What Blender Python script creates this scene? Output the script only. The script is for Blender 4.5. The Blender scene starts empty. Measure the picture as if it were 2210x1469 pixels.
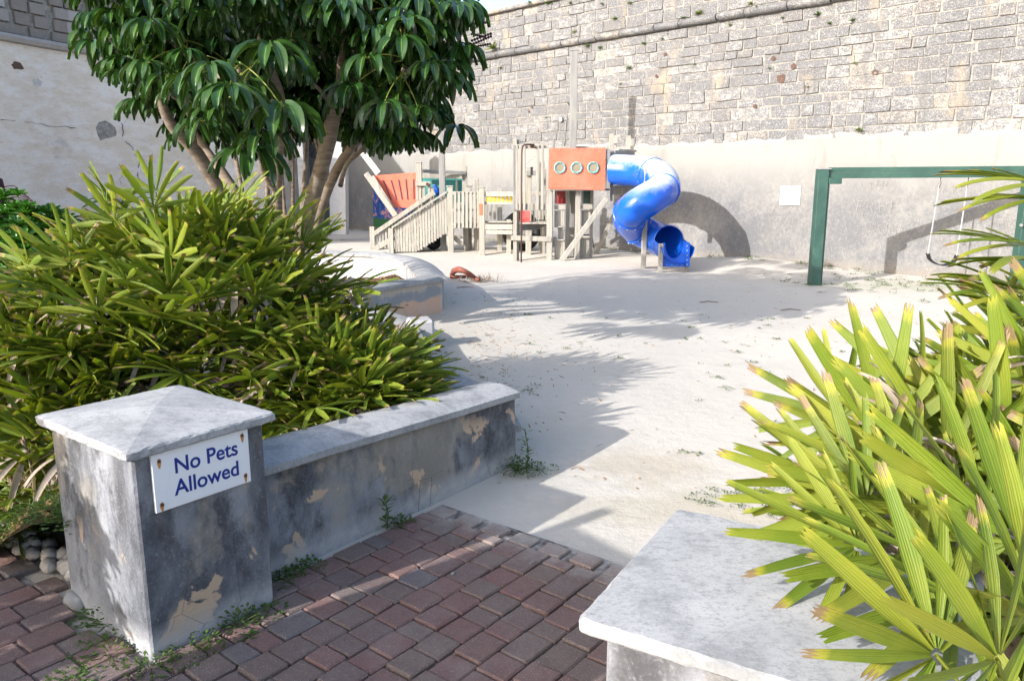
import bpy, math, random
import numpy as np
from mathutils import Vector, Matrix
rad = math.radians
sc = bpy.context.scene
COL = sc.collection

# ------------------------------------------------------------------ camera, light, exposure
CAM_H, PITCH, FOC = 1.6, rad(11.6), 1693.0
cd = bpy.data.cameras.new('camera'); cam = bpy.data.objects.new('camera', cd); COL.objects.link(cam)
cam.location = (0, 0, CAM_H); cam.rotation_euler = (math.pi/2 - PITCH, 0, 0)
cd.sensor_width = 36; cd.lens = FOC/2210*36; cd.clip_start = .05; cd.clip_end = 600
sc.camera = cam
SUN_TAN = .47
SX, SY = .775, .632                                   # horizontal travel direction of the sunlight
w = bpy.data.worlds.new('World'); sc.world = w; w.use_nodes = True
wn = w.node_tree.nodes; wl = w.node_tree.links
sky = wn.new('ShaderNodeTexSky'); sky.sky_type = 'NISHITA'; sky.sun_disc = False
sky.sun_elevation = math.atan(SUN_TAN); sky.sun_rotation = math.atan2(-SX, -SY); sky.air_density = 1.0; sky.dust_density = 2.5; sky.ozone_density = 1.0
bg = wn['Background']; bg.inputs['Strength'].default_value = .15
wl.new(sky.outputs[0], bg.inputs[0])
sd = bpy.data.lights.new('sun', 'SUN'); sd.energy = 2.7; sd.angle = rad(.55); sd.color = (1, .965, .925)
so = bpy.data.objects.new('sun', sd); COL.objects.link(so)
so.rotation_euler = Vector((SX, SY, -SUN_TAN)).to_track_quat('-Z', 'Y').to_euler()
sc.view_settings.view_transform = 'Standard'; sc.view_settings.look = 'None'
sc.view_settings.exposure = 1.5; sc.view_settings.gamma = 1; sc.view_settings.use_curve_mapping = False

# ------------------------------------------------------------------ measuring helpers (survey of the photograph -> metres)
_c, _s = math.cos(PITCH), math.sin(PITCH)
def ray(x, y):
    a = (x-1105)/FOC; b = (734.5-y)/FOC
    return Vector((a, _c+b*_s, -_s+b*_c))
def at(x, y, Y):
    r = ray(x, y); return Vector((0, 0, CAM_H)) + r*(Y/r.y)
def gz(x, y, z=0):
    r = ray(x, y); return Vector((0, 0, CAM_H)) + r*((z-CAM_H)/r.z)
def A(x, y, Y): return at(760+x/4.9, 290+y/4.9, Y)
def B(x, y, Y): return at(1080+x/4.738, 290+y/4.738, Y)

# ------------------------------------------------------------------ node helper
class NT:
    def __init__(s, name, rough=.9, spec=.3):
        s.m = bpy.data.materials.new(name); s.m.use_nodes = True
        s.n = s.m.node_tree.nodes; s.l = s.m.node_tree.links
        s.b = s.n['Principled BSDF']; s.out = s.n['Material Output']
        s.b.inputs['Roughness'].default_value = rough; s.b.inputs['Specular IOR Level'].default_value = spec
        s.pos = s.n.new('ShaderNodeNewGeometry').outputs['Position']
        s.tc = s.n.new('ShaderNodeTexCoord')
    def lk(s, a, b):
        if isinstance(a, (int, float)): b.default_value = a
        elif isinstance(a, tuple): b.default_value = a if len(a) == 4 or b.type == 'VECTOR' else (*a, 1)
        else: s.l.new(a, b)
    def mp(s, v, sx, sy, sz):
        q = s.n.new('ShaderNodeMapping'); q.inputs['Scale'].default_value = (sx, sy, sz); s.l.new(v, q.inputs[0]); return q.outputs[0]
    def noise(s, scale, det=6, v=None, rough=.6, dist=0):
        q = s.n.new('ShaderNodeTexNoise'); q.inputs['Scale'].default_value = scale; q.inputs['Detail'].default_value = det
        q.inputs['Roughness'].default_value = rough; q.inputs['Distortion'].default_value = dist
        s.l.new(v or s.pos, q.inputs['Vector']); return q.outputs[0]
    def vor(s, scale, v=None, feat='F1'):
        q = s.n.new('ShaderNodeTexVoronoi'); q.inputs['Scale'].default_value = scale; q.feature = feat
        s.l.new(v or s.pos, q.inputs['Vector']); return q.outputs['Distance']
    def step(s, f, a, b, lo=0., hi=1.):
        q = s.n.new('ShaderNodeMapRange'); s.lk(f, q.inputs[0]); q.inputs[1].default_value = a; q.inputs[2].default_value = b
        q.inputs[3].default_value = lo; q.inputs[4].default_value = hi; q.clamp = True; return q.outputs[0]
    def mth(s, op, a, b=0.):
        q = s.n.new('ShaderNodeMath'); q.operation = op; s.lk(a, q.inputs[0]); s.lk(b, q.inputs[1]); return q.outputs[0]
    def mix(s, f, a, b, mode='MIX'):
        q = s.n.new('ShaderNodeMix'); q.data_type = 'RGBA'; q.blend_type = mode
        s.lk(f, q.inputs[0]); s.lk(a, q.inputs[6]); s.lk(b, q.inputs[7]); return q.outputs[2]
    def sep(s, v):
        q = s.n.new('ShaderNodeSeparateXYZ'); s.l.new(v, q.inputs[0]); return q.outputs
    def rnd(s):
        a = s.n.new('ShaderNodeObjectInfo').outputs['Random']; b = s.n.new('ShaderNodeNewGeometry').outputs['Random Per Island']
        return s.mth('FRACT', s.mth('ADD', a, b))
    def bump(s, h, st=.3, d=.01):
        q = s.n.new('ShaderNodeBump'); q.inputs['Strength'].default_value = st; q.inputs['Distance'].default_value = d
        s.l.new(h, q.inputs['Height']); s.l.new(q.outputs[0], s.b.inputs['Normal'])
    def done(s, col):
        s.lk(col, s.b.inputs['Base Color']); return s.m

def m_stone():                                         # lichen-blackened limestone blocks
    t = NT('weathered_limestone', .95, .1); r = t.rnd()
    f = t.noise(5.5, 10, t.mp(t.pos, 1, 1, 2.4), .82); big = t.noise(.55, 4); f3 = t.noise(38, 5)
    a = t.mth('ADD', t.mth('MULTIPLY', r, .22), t.mth('MULTIPLY', big, .78))
    thr = t.mth('SUBTRACT', t.mth('ADD', t.mth('MULTIPLY', f, 1.7), t.mth('MULTIPLY', f3, .9)), t.mth('SUBTRACT', 1.53, t.mth('MULTIPLY', a, .85)))
    k = t.step(thr, -.10, .16)
    lt = t.mix(t.noise(1.7, 3), (.33, .315, .285), (.345, .342, .34)); lt = t.mix(t.step(t.mth('FRACT', t.mth('MULTIPLY', r, 7.3)), .8, 1), lt, (.36, .31, .25))
    dk = t.mix(t.noise(24, 4), (.055, .057, .065), (.145, .148, .16))
    c = t.mix(t.mth('MULTIPLY', k, .88), lt, dk)
    c = t.mix(t.step(t.noise(52, 4, None, .8), .53, .60, 0, .8), c, (.37, .365, .355)); c = t.mix(t.step(t.noise(30, 7, None, .8), .55, .64, 0, .8), c, (.075, .072, .075)); c = t.mix(t.step(t.noise(2.6, 7, t.mp(t.pos, 1, 1, .18), .7), .52, .66, 0, .65), c, (.13, .13, .128)); c = t.mix(t.step(t.noise(1.9, 6, t.mp(t.pos, 1, 1, .5)), .58, .70, 0, .5), c, (.38, .30, .20))
    t.bump(t.mth('ADD', f, f3), .8, .02); return t.done(c)
def m_mortar():
    t = NT('lime_mortar', .95, .1)
    c = t.mix(t.noise(5, 8), (.30, .27, .225), (.325, .312, .29)); c = t.mix(t.step(t.noise(9, 8, None, .8), .42, .58, 0, .9), c, (.15, .148, .15))
    t.bump(t.noise(30, 6), .7, .02); return t.done(c)
def m_plaster():                                       # grey stained render of the lower wall
    t = NT('stained_render', .95, .1)
    z = t.sep(t.pos)[2]; streak = t.noise(3.2, 7, t.mp(t.pos, 1.4, 1.4, .25), .7)
    blot = t.noise(1.1, 7, None, .7); fine = t.noise(14, 8, None, .75)
    c = t.mix(t.noise(.6, 4), (.255, .243, .22), (.265, .263, .255))
    low = t.step(z, 2.05, 1.1)
    k = t.mth('MULTIPLY', t.step(t.mth('ADD', t.mth('MULTIPLY', blot, .6), t.mth('MULTIPLY', fine, .4)), .34, .53), low)
    c = t.mix(t.mth('MULTIPLY', k, .8), c, (.115, .118, .13))
    c = t.mix(t.step(streak, .56, .66, 0, .5), c, (.19, .18, .165))
    c = t.mix(t.mth('MULTIPLY', t.step(z, .22, .0), t.step(fine, .4, .6)), c, (.24, .20, .155))
    scr = t.noise(46, 2, t.mp(t.pos, 1, 1, .6), .5, 1.5)
    c = t.mix(t.mth('MULTIPLY', t.step(scr, .60, .64), t.step(z, 1.7, 1.2, 0, .35)), c, (.36, .355, .345))
    t.bump(t.mth('ADD', fine, scr), .5, .012); return t.done(c)
def m_lime():                                          # whitewashed bastion flank
    t = NT('limewashed_rubble', .95, .1)
    v = t.mp(t.pos, 1, 1, 2.6); a = t.noise(1.6, 7, v, .7); f = t.noise(7, 8, v, .75)
    c = t.mix(t.step(a, .42, .62), (.66, .58, .49), (.75, .705, .665)); c = t.mix(t.step(f, .60, .68, 0, .75), c, (.27, .21, .15))
    c = t.mix(t.step(t.noise(.7, 5), .62, .7, 0, .5), c, (.36, .33, .31)); c = t.mix(t.step(t.noise(13, 4, t.mp(t.pos, 1, 1, 5)), .68, .74, 0, .8), c, (.20, .17, .13))
    t.bump(t.mth('ADD', a, f), .9, .05); return t.done(c)
def m_darkstone():
    t = NT('sooty_stone_courses', .95, .1); r = t.rnd(); c = t.mix(t.step(r, .25, .9), (.16, .14, .13), (.42, .40, .40))
    c = t.mix(t.noise(9, 7), c, (.24, .22, .20)); t.bump(t.noise(20, 6), .7, .02); return t.done(c)
def m_render():                                        # grey, blotched cement render with flaked pink patches
    t = NT('blotched_cement_render', .93, .15)
    z = t.sep(t.pos)[2]; v = t.mp(t.pos, 1, 1, .55)
    a = t.noise(2.6, 8, v, .62, .3); b = t.noise(5.2, 6, t.mp(t.pos, 1, 1, .8), .55, .6); f = t.noise(90, 3); g = t.noise(22, 6)
    c = t.mix(t.step(a, .36, .6), (.31, .32, .345), (.10, .105, .12))
    c = t.mix(t.step(t.noise(5, 8, v, .72), .48, .60, 0, .85), c, (.06, .06, .066))
    tan = t.step(t.mth('ADD', t.noise(1.8, 5, v), t.mth('MULTIPLY', b, .25)), .66, .72, 0, .65)
    c = t.mix(tan, c, (.33, .30, .25)); c = t.mix(t.mth('MULTIPLY', t.step(t.noise(9, 5, t.mp(t.pos, 1, 1, .18)), .5, .66, 0, .75), t.step(z, .25, .45)), c, (.07, .07, .073))
    pk = t.mth('MULTIPLY', t.step(b, .600, .622), t.step(z, .42, .30)); c = t.mix(pk, c, (.50, .37, .26))
    c = t.mix(t.mth('MULTIPLY', t.step(z, .13, .05), t.step(g, .3, .6, .55, .95)), c, (.40, .40, .41))
    cr = t.vor(3.3, t.mp(t.pos, 1, 1, 1.3), 'DISTANCE_TO_EDGE'); cr = t.mth('MULTIPLY', t.step(cr, .006, .001), t.step(a, .45, .55))
    c = t.mix(t.mth('MULTIPLY', cr, .6), c, (.05, .05, .055))
    c = t.mix(t.step(f, .3, .7, 0, .35), c, (.42, .42, .42), 'MULTIPLY') if False else t.mix(t.step(f, .55, .8, 0, .28), c, (.5, .5, .5))
    t.bump(t.mth('ADD', t.mth('ADD', f, g), t.mth('MULTIPLY', b, -1.)), .55, .006); return t.done(c)
def m_pinkrender():
    t = NT('pink_stained_render', .93, .15); z = t.sep(t.pos)[2]; n = t.noise(4, 6)
    zz = t.mth('ADD', z, t.mth('MULTIPLY', n, .3)); c = t.mix(t.step(zz, .33, .37), (.55, .37, .27), (.25, .26, .28)); c = t.mix(t.step(zz, .46, .5), c, (.42, .36, .30))
    c = t.mix(t.step(t.noise(9, 6, t.mp(t.pos, 1, 1, .3)), .5, .7, 0, .6), c, (.45, .44, .44)); t.bump(t.noise(40, 5), .5, .006); return t.done(c)
def m_cap():                                           # pale trowelled coping
    t = NT('pale_cement_coping', .9, .15); f = t.noise(55, 8, None, .8); b = t.noise(3.5, 6)
    c = t.mix(t.step(b, .35, .68), (.375, .375, .375), (.265, .27, .275))
    c = t.mix(t.step(t.noise(34, 9, t.mp(t.pos, 1, 1.6, 1), .85), .50, .60, 0, .6), c, (.17, .17, .18)); c = t.mix(t.step(t.noise(7, 7, None, .75), .52, .64, 0, .55), c, (.17, .175, .18)); c = t.mix(t.step(t.noise(120, 3), .56, .66, 0, .4), c, (.16, .16, .165))
    z = t.sep(t.n.new('ShaderNodeNewGeometry').outputs['Normal'])[2]
    c = t.mix(t.step(f, .58, .7, 0, .45), c, (.44, .43, .40))
    t.bump(t.mth('ADD', f, t.noise(160, 3)), .3, .002); return t.done(c)
def m_sand():
    t = NT('coral_sand', .97, .05); f = t.noise(60, 6, None, .7); b = t.noise(1.3, 7, None, .65); xy = t.sep(t.pos)
    c = t.mix(b, (.478, .443, .388), (.525, .49, .437))
    c = t.mix(t.step(t.noise(3.1, 8, None, .7), .55, .72, 0, .35), c, (.36, .335, .285)); c = t.mix(t.step(t.noise(.8, 6, None, .6), .5, .65, 0, .25), c, (.42, .39, .34))
    def blob(x, y, rx, ry, k, colr, c):
        q = t.n.new('ShaderNodeVectorMath'); q.operation = 'SUBTRACT'; t.l.new(t.pos, q.inputs[0]); q.inputs[1].default_value = (x, y, 0)
        q2 = t.n.new('ShaderNodeVectorMath'); q2.operation = 'MULTIPLY'; t.l.new(q.outputs[0], q2.inputs[0]); q2.inputs[1].default_value = (1/rx, 1/ry, 0)
        q3 = t.n.new('ShaderNodeVectorMath'); q3.operation = 'LENGTH'; t.l.new(q2.outputs[0], q3.inputs[0])
        m = t.mth('ADD', q3.outputs['Value'], t.mth('MULTIPLY', t.mth('SUBTRACT', t.noise(5, 7, None, .7), .5), 2.4))
        return t.mix(t.step(m, 1.1, .5, 0, k), c, colr)
    c = blob(.75, 4.25, .42, .33, .62, (.40, .35, .27), c); c = blob(.7, 3.65, .6, .22, .5, (.42, .38, .30), c); c = blob(.15, 4.9, .4, .6, .3, (.42, .38, .31), c)
    c = blob(1.0, 3.6, .5, .4, .4, (.42, .38, .30), c); c = blob(.1, 3.95, .35, .3, .35, (.45, .43, .38), c); c = blob(7.2, 12.0, 2.6, .8, .45, (.34, .35, .24), c)
    c = t.mix(t.step(t.vor(42), .10, .05, 0, .35), c, (.34, .31, .26)); c = t.mix(t.step(f, .62, .7, 0, .4), c, (.72, .70, .66))
    h = t.mth('ADD', t.mth('MULTIPLY', t.noise(5, 6), 3.), t.mth('ADD', f, t.mth('MULTIPLY', t.noise(13, 5), 1.6))); h = t.mth('ADD', h, t.mth('MULTIPLY', t.noise(2.2, 4), 3.5)); t.bump(h, .32, .012); return t.done(c)
def m_paver():
    t = NT('clay_paver', .85, .2); r = t.rnd(); q = t.n.new('ShaderNodeValToRGB'); e = q.color_ramp.elements; q.color_ramp.interpolation = 'CONSTANT'
    for i, (p, cc) in enumerate([(0, (.20, .115, .10)), (.2, (.17, .125, .105)), (.36, (.215, .115, .10)), (.52, (.165, .115, .105)), (.66, (.185, .14, .12)), (.76, (.20, .105, .095)), (.97, (.14, .14, .15))]):
        if i < 2: el = e[i]; el.position = p
        else: el = e.new(p)
        el.color = (*cc, 1)
    t.l.new(r, q.inputs[0]); c = q.outputs[0]
    c = t.mix(t.step(t.noise(3, 6), .3, .7, .25, .65), c, (.175, .128, .112)); c = t.mix(t.step(t.noise(34, 5), .5, .66, 0, .35), c, (.11, .085, .075))
    c = t.mix(t.step(t.vor(115), .20, .12, 0, .9), c, (.06, .05, .05)); p2 = t.mp(t.pos, 1.13, 1.07, 1); c = t.mix(t.step(t.vor(128, p2), .17, .10, 0, .95), c, (.58, .53, .46))
    dt = t.n.new('ShaderNodeVectorMath'); dt.operation = 'DOT_PRODUCT'; t.l.new(t.pos, dt.inputs[0]); dt.inputs[1].default_value = (.6102, .7923, 0)
    e = t.mth('ADD', t.mth('SUBTRACT', dt.outputs['Value'], 1.143), t.mth('MULTIPLY', t.noise(7, 8, None, .75), .55))
    c = t.mix(t.step(e, 1.60, 1.82, 0, .6), c, (.44, .415, .37)); c = t.mix(t.step(t.noise(4, 7, None, .7), .5, .75, 0, .35), c, (.30, .27, .25))
    t.bump(t.mth('ADD', t.noise(150, 3), t.noise(60, 4)), .5, .004); return t.done(c)
def m_grout():
    t = NT('sandy_joint', .97, .05); return t.done(t.mix(t.step(t.noise(9, 6), .38, .62), (.07, .06, .055), (.42, .39, .36)))
def m_soil():
    t = NT('leaf_mould', .97, .05); c = t.mix(t.noise(12, 8, None, .8), (.035, .022, .014), (.19, .12, .075)); c = t.mix(t.step(t.noise(2, 6), .55, .65, 0, .6), c, (.05, .09, .02))
    t.bump(t.noise(25, 8, None, .8), 1, .04); return t.done(c)
def m_wood(name='weathered_timber', base=(.37, .345, .295), dark=(.20, .19, .175), sc_=1.):
    t = NT(name, .85, .15); r = t.rnd()
    g = t.noise(26*sc_, 5, t.mp(t.pos, 1, 1, .06), .6, .4); c = t.mix(t.step(g, .35, .7), base, dark)
    c = t.mix(t.step(r, .0, 1., 0, .4), c, (.30, .30, .285)); c = t.mix(t.step(t.noise(3, 6), .5, .68, 0, .4), c, (.31, .31, .27)); t.bump(g, .5, .006); return t.done(c)
def m_paint(name, col, rough=.5, spec=.4, wear=(.6, .55, .5), k=.25):
    t = NT(name, rough, spec); c = t.mix(t.step(t.noise(2.2, 7, None, .7), .45, .75, 0, k), col, wear); c = t.mix(t.step(t.noise(30, 5, t.mp(t.pos, 1, 1, .3)), .55, .75, 0, k*.8), c, tuple(x*.7 for x in col))
    t.bump(t.noise(14, 4), .12, .004); return t.done(c)
def m_slide():                                         # blue plastic, upper bend whitened as chalky wear plus painted gloss reflection
    t = NT('blue_moulded_plastic', .22, .55); x = t.sep(t.pos); nz = t.sep(t.n.new('ShaderNodeNewGeometry').outputs['Normal'])[2]
    up = t.step(t.mth('ADD', nz, t.mth('MULTIPLY', t.mth('SUBTRACT', t.noise(7, 6), .5), .7)), .3, .75)
    hi = t.step(x[2], 1.25, 1.55); k = t.mth('MULTIPLY', t.mth('MULTIPLY', up, hi), t.step(x[0], 1.8, 2.5, .5, .95))
    c = t.mix(t.step(t.noise(2, 4), .3, .7, 0, .5), (.006, .085, .52), (.010, .12, .60)); c = t.mix(k, c, (.52, .58, .70)); c = t.mix(t.step(t.noise(35, 5), .66, .74, 0, .25), c, (.3, .4, .6))
    rr = t.step(k, 0, .6, .22, .6); t.l.new(rr, t.b.inputs['Roughness']); t.bump(t.noise(6, 3), .1, .01); return t.done(c)
def m_leaf(name, base, yel, dark, tip=(.24, .17, .095), rough=.5, trans=.32, ribs=7., tipk=.965, spec=.35, yk=.6):
    t = NT(name, rough, spec); uv = t.sep(t.tc.outputs['UV']); r = t.rnd(); r2 = t.mth('FRACT', t.mth('MULTIPLY', r, 13.7))
    c = t.mix(t.step(r, .35, 1., 0, yk), base, yel); c = t.mix(t.step(r2, .55, 1., 0, .7), c, dark)
    n = t.noise(6, 4); c = t.mix(t.step(n, .45, .7, 0, .35), c, yel)
    st = t.mth('SINE', t.mth('MULTIPLY', uv[0], ribs*6.283)) if ribs > 1 else t.step(t.mth('ABSOLUTE', t.mth('SUBTRACT', uv[0], .5)), .07, .02); c = t.mix(t.step(st, .5, 1., 0, .09 if ribs > 1 else .8), c, tuple(min(1, q*1.9+.02) for q in yel))
    e = t.mth('ADD', uv[1], t.mth('MULTIPLY', t.mth('SUBTRACT', r2, .5), .22)); e = t.mth('ADD', e, t.mth('MULTIPLY', t.mth('SUBTRACT', t.noise(45, 3), .5), .12))
    if tipk < 1.5:
        c = t.mix(t.step(e, tipk-.08, tipk, 0, .6), c, (.40, .36, .05)); c = t.mix(t.step(e, tipk+.01, tipk+.04), c, tip)
    t.bump(t.mth('ADD', st, t.noise(40, 3)), .25, .004); t.lk(c, t.b.inputs['Base Color'])
    tr = t.n.new('ShaderNodeBsdfTranslucent'); t.l.new(t.mix(1., c, (1.15, 1.15, .45), 'MULTIPLY'), tr.inputs[0])
    ms = t.n.new('ShaderNodeMixShader'); ms.inputs[0].default_value = trans; t.l.new(t.b.outputs[0], ms.inputs[1]); t.l.new(tr.outputs[0], ms.inputs[2]); t.l.new(ms.outputs[0], t.out.inputs[0])
    return t.m
def m_plain(name, col, rough=.8, spec=.3, var=.3, metal=0.):
    t = NT(name, rough, spec); t.b.inputs['Metallic'].default_value = metal
    c = t.mix(t.step(t.noise(18, 5), .3, .7, 0, var), col, tuple(x*.55 for x in col)); t.bump(t.noise(60, 4), .3, .004); return t.done(c)
def m_bark():
    t = NT('ringed_grey_bark', .9, .15); v = t.mp(t.pos, 1, 1, 5); n = t.noise(7, 6, v, .7)
    c = t.mix(t.step(n, .35, .65), (.12, .095, .075), (.24, .20, .165)); c = t.mix(t.step(t.noise(3, 5), .55, .7, 0, .5), c, (.20, .21, .16)); t.bump(n, .5, .01); return t.done(c)

M = dict(stone=m_stone(), mortar=m_mortar(), plaster=m_plaster(), lime=m_lime(), darkstone=m_darkstone(), render=m_render(), pink=m_pinkrender(), cap=m_cap(),
    sand=m_sand(), paver=m_paver(), grout=m_grout(), soil=m_soil(), wood=m_wood(), greywood=m_wood('grey_timber', (.24, .24, .24), (.13, .13, .135)), bark=m_bark(), slide=m_slide(),
    orange=m_paint('orange_red_panel_paint', (.66, .135, .08), .55, .3, (.70, .27, .20), .5), teal=m_paint('teal_panel_paint', (.03, .22, .20), .55),
    tealring=m_paint('teal_ring_plastic', (.11, .30, .29), .5), yellow=m_paint('yellow_slat_paint', (.80, .62, .03), .55), maroon=m_paint('dark_red_panel_paint', (.33, .03, .03), .55),
    dgreen=m_paint('dark_green_panel_paint', (.035, .085, .075), .55), green=m_paint('green_post_paint', (.028, .072, .058), .42, .4, (.10, .20, .16), .35),
    porthole=m_plain('yellowed_acrylic', (.25, .215, .15), .35, .5), white=m_paint('white_sign_board', (.74, .75, .77), .4, .4, (.62, .60, .56), .2), blue=m_plain('navy_lettering', (.012, .03, .22), .45, .4, .05),
    greyink=m_plain('faded_lettering', (.22, .23, .26), .6), rust=m_plain('rusty_steel', (.085, .045, .032), .7, .4), ruststain=m_plain('rust_stain', (.50, .24, .07), .8), black=m_plain('black_rubber', (.018, .018, .02), .6),
    slot=m_plain('dark_slot', (.06, .05, .09), .9), chalk=m_plain('scratched_lime', (.285, .282, .272), .95, .1, .2), scratch=m_plain('pale_scratch', (.25, .248, .24), .95, .1, .2), steel=m_plain('galvanised_steel', (.45, .45, .46), .45, .5, .2, .6),
    concrete=m_plain('pale_concrete', (.42, .42, .43), .9, .2, .35), rock=m_plain('grey_ribbed_rock', (.50, .48, .46), .9, .2, .6), dirt=m_plain('dead_litter', (.30, .18, .09), .9, .1, .6),
    deadwood=m_plain('red_brown_stem', (.26, .085, .055), .6, .3, .5), mural=None,
    palm=m_leaf('lady_palm_leaf', (.105, .170, .016), (.26, .285, .030), (.026, .070, .012), trans=.25), palmdry=m_leaf('withered_palm_leaf', (.36, .29, .23), (.50, .43, .36), (.20, .14, .10), tipk=2, trans=.15, rough=.8, spec=.1),
    palmr=m_leaf('yellow_lady_palm_leaf', (.115, .175, .014), (.29, .285, .035), (.035, .080, .011), trans=.24),  # slightly yellower copy of the leaf colour for the right clumps
    umb=m_leaf('umbrella_tree_leaf', (.020, .062, .014), (.065, .125, .018), (.008, .028, .008), tipk=2, rough=.20, trans=.18, ribs=1., spec=.6, yk=.35),
    petiole=m_plain('yellow_green_petiole', (.22, .26, .05), .5), shrub=m_leaf('glossy_shrub_leaf', (.035, .13, .015), (.09, .24, .03), (.015, .06, .01), tipk=2, rough=.2, ribs=1., spec=.5),
    weed=m_leaf('small_weed_leaf', (.05, .11, .02), (.13, .19, .04), (.02, .06, .012), tipk=2, rough=.6, ribs=1.), grass=m_leaf('blade_grass', (.09, .16, .02), (.26, .26, .08), (.04, .09, .015), tipk=2, rough=.6, ribs=1.),
    cane=m_plain('brown_cane', (.17, .12, .085), .7), spike=m_plain('dark_flower_spike', (.035, .012, .018), .6))
def m_mural():
    t = NT('painted_mural', .8, .2); n = t.noise(3.2, 4, None, .6, 1.2); q = t.n.new('ShaderNodeValToRGB'); e = q.color_ramp.elements; q.color_ramp.interpolation = 'CONSTANT'
    for i, (p, cc) in enumerate([(0, (.02, .05, .2)), (.42, (.03, .09, .3)), (.52, (.16, .08, .25)), (.57, (.45, .35, .4)), (.61, (.45, .10, .05)), (.66, (.03, .08, .25))]):
        el = e[i] if i < 2 else e.new(p); el.position = p; el.color = (*cc, 1)
    t.l.new(n, q.inputs[0]); z = t.sep(t.pos)[2]; zz = t.mth('ADD', z, t.mth('MULTIPLY', t.noise(6, 4), .3)); return t.done(t.mix(t.step(zz, .52, .56), (.04, .13, .05), q.outputs[0]))
M['mural'] = m_mural()

# ------------------------------------------------------------------ geometry helper
class G:
    def __init__(s): s.v = []; s.f = []; s.uv = []; s.n = 0
    def add(s, v, f, uv=None):
        o = s.n; v = [tuple(p) for p in v]; s.v += v; s.n += len(v); s.f += [tuple(i+o for i in q) for q in f]
        s.uv += uv if uv else [(p[0], p[2]) for p in v]; return s
    def addg(s, g, mat):
        P = np.array(g.v) @ np.array(mat.to_3x3()).T + np.array(mat.translation); return s.add(P.tolist(), g.f, list(g.uv))
    def box(s, c, size, R=None, bev=None):
        hx, hy, hz = [q/2 for q in size]; b = min(size)*.08 if bev is None else bev; b = min(b, min(size)*.45); v = []; idx = {}
        for sx in (-1, 1):
            for sy in (-1, 1):
                for sz in (-1, 1):
                    for k in range(3):
                        p = [sx*(hx-b), sy*(hy-b), sz*(hz-b)]; p[k] = (sx*hx, sy*hy, sz*hz)[k]; idx[(sx, sy, sz, k)] = len(v); v.append(Vector(p))
        f = []
        for k in range(3):
            i, j = [q for q in range(3) if q != k]
            for sg in (-1, 1):
                q = []
                for a, b2 in ((-1, -1), (1, -1), (1, 1), (-1, 1)):
                    t = [0, 0, 0]; t[k] = sg; t[i] = a; t[j] = b2; q.append(idx[(*t, k)])
                f.append(q)
        for k in range(3):                             # edges parallel to axis k
            i, j = [q for q in range(3) if q != k]
            for a in (-1, 1):
                for b2 in (-1, 1):
                    t0 = [0, 0, 0]; t0[i] = a; t0[j] = b2; t1 = list(t0); t0[k] = -1; t1[k] = 1
                    f.append([idx[(*t0, i)], idx[(*t1, i)], idx[(*t1, j)], idx[(*t0, j)]])
        for sx in (-1, 1):
            for sy in (-1, 1):
                for sz in (-1, 1): f.append([idx[(sx, sy, sz, k)] for k in range(3)])
        R = R or Matrix.Identity(3); c = Vector(c); w = [R @ p + c for p in v]
        f2 = []
        for q in f:                                    # orient outward
            a, b2, d = w[q[0]], w[q[1]], w[q[2]]; nn = (b2-a).cross(d-a); m = sum((w[i] for i in q), Vector())/len(q)
            f2.append(q if nn.dot(m-c) > 0 else q[::-1])
        return s.add(w, f2)
    def board(s, p, q, w_, t_, side=None, bev=None):   # timber from p to q, w_ across the view, t_ thick
        p, q = Vector(p), Vector(q); ax = (q-p); L = ax.length; ax.normalize(); yv = Vector(side) if side else Vector((0, 1, 0))
        if abs(ax.dot(yv)) > .95: yv = Vector((1, 0, 0))
        xv = yv.cross(ax).normalized(); yv = ax.cross(xv).normalized(); R = Matrix((xv, yv, ax)).transposed()
        return s.box((p+q)/2, (w_, t_, L), R, .006 if bev is None else bev)
    def tube(s, path, rads, n=10, cap=True):
        path = [Vector(p) for p in path]; rads = rads if hasattr(rads, '__len__') else [rads]*len(path); v = []; f = []; uv = []
        up = Vector((0, 0, 1)) if abs((path[1]-path[0]).normalized().z) < .9 else Vector((0, 1, 0)); prev = None
        for i, p in enumerate(path):
            d = (path[min(i+1, len(path)-1)]-path[max(i-1, 0)]).normalized()
            x = (up.cross(d) if prev is None else prev - d*prev.dot(d)).normalized(); prev = x; y = d.cross(x)
            for k in range(n):
                a = 2*math.pi*k/n; v.append(p + (x*math.cos(a)+y*math.sin(a))*rads[i]); uv.append((k/n, i/len(path)))
        for i in range(len(path)-1):
            for k in range(n): f.append((i*n+k, i*n+(k+1) % n, (i+1)*n+(k+1) % n, (i+1)*n+k))
        if cap: f.append(tuple(range(n))[::-1]); f.append(tuple((len(path)-1)*n+k for k in range(n)))
        return s.add(v, f, uv)
    def sheet(s, P, nx, ny, fn):                       # grid of fn(i/nx, j/ny) -> point
        v = [fn(i/nx, j/ny) for j in range(ny+1) for i in range(nx+1)]; uv = [(i/nx, j/ny) for j in range(ny+1) for i in range(nx+1)]
        f = [(j*(nx+1)+i, j*(nx+1)+i+1, (j+1)*(nx+1)+i+1, (j+1)*(nx+1)+i) for j in range(ny) for i in range(nx)]; return s.add(v, f, uv)
    def prism(s, poly, d, e=(0, 0, 0)):                # polygon (3-D points) pushed along d
        n = len(poly); a = [Vector(p)+Vector(e) for p in poly]; b = [p+Vector(d) for p in a]
        f = [tuple(range(n)), tuple(range(2*n-1, n-1, -1))] + [(i, i+n, (i+1) % n+n, (i+1) % n) for i in range(n)]; return s.add(a+b, f)
    def xyz(s): return np.array(s.v)

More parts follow.
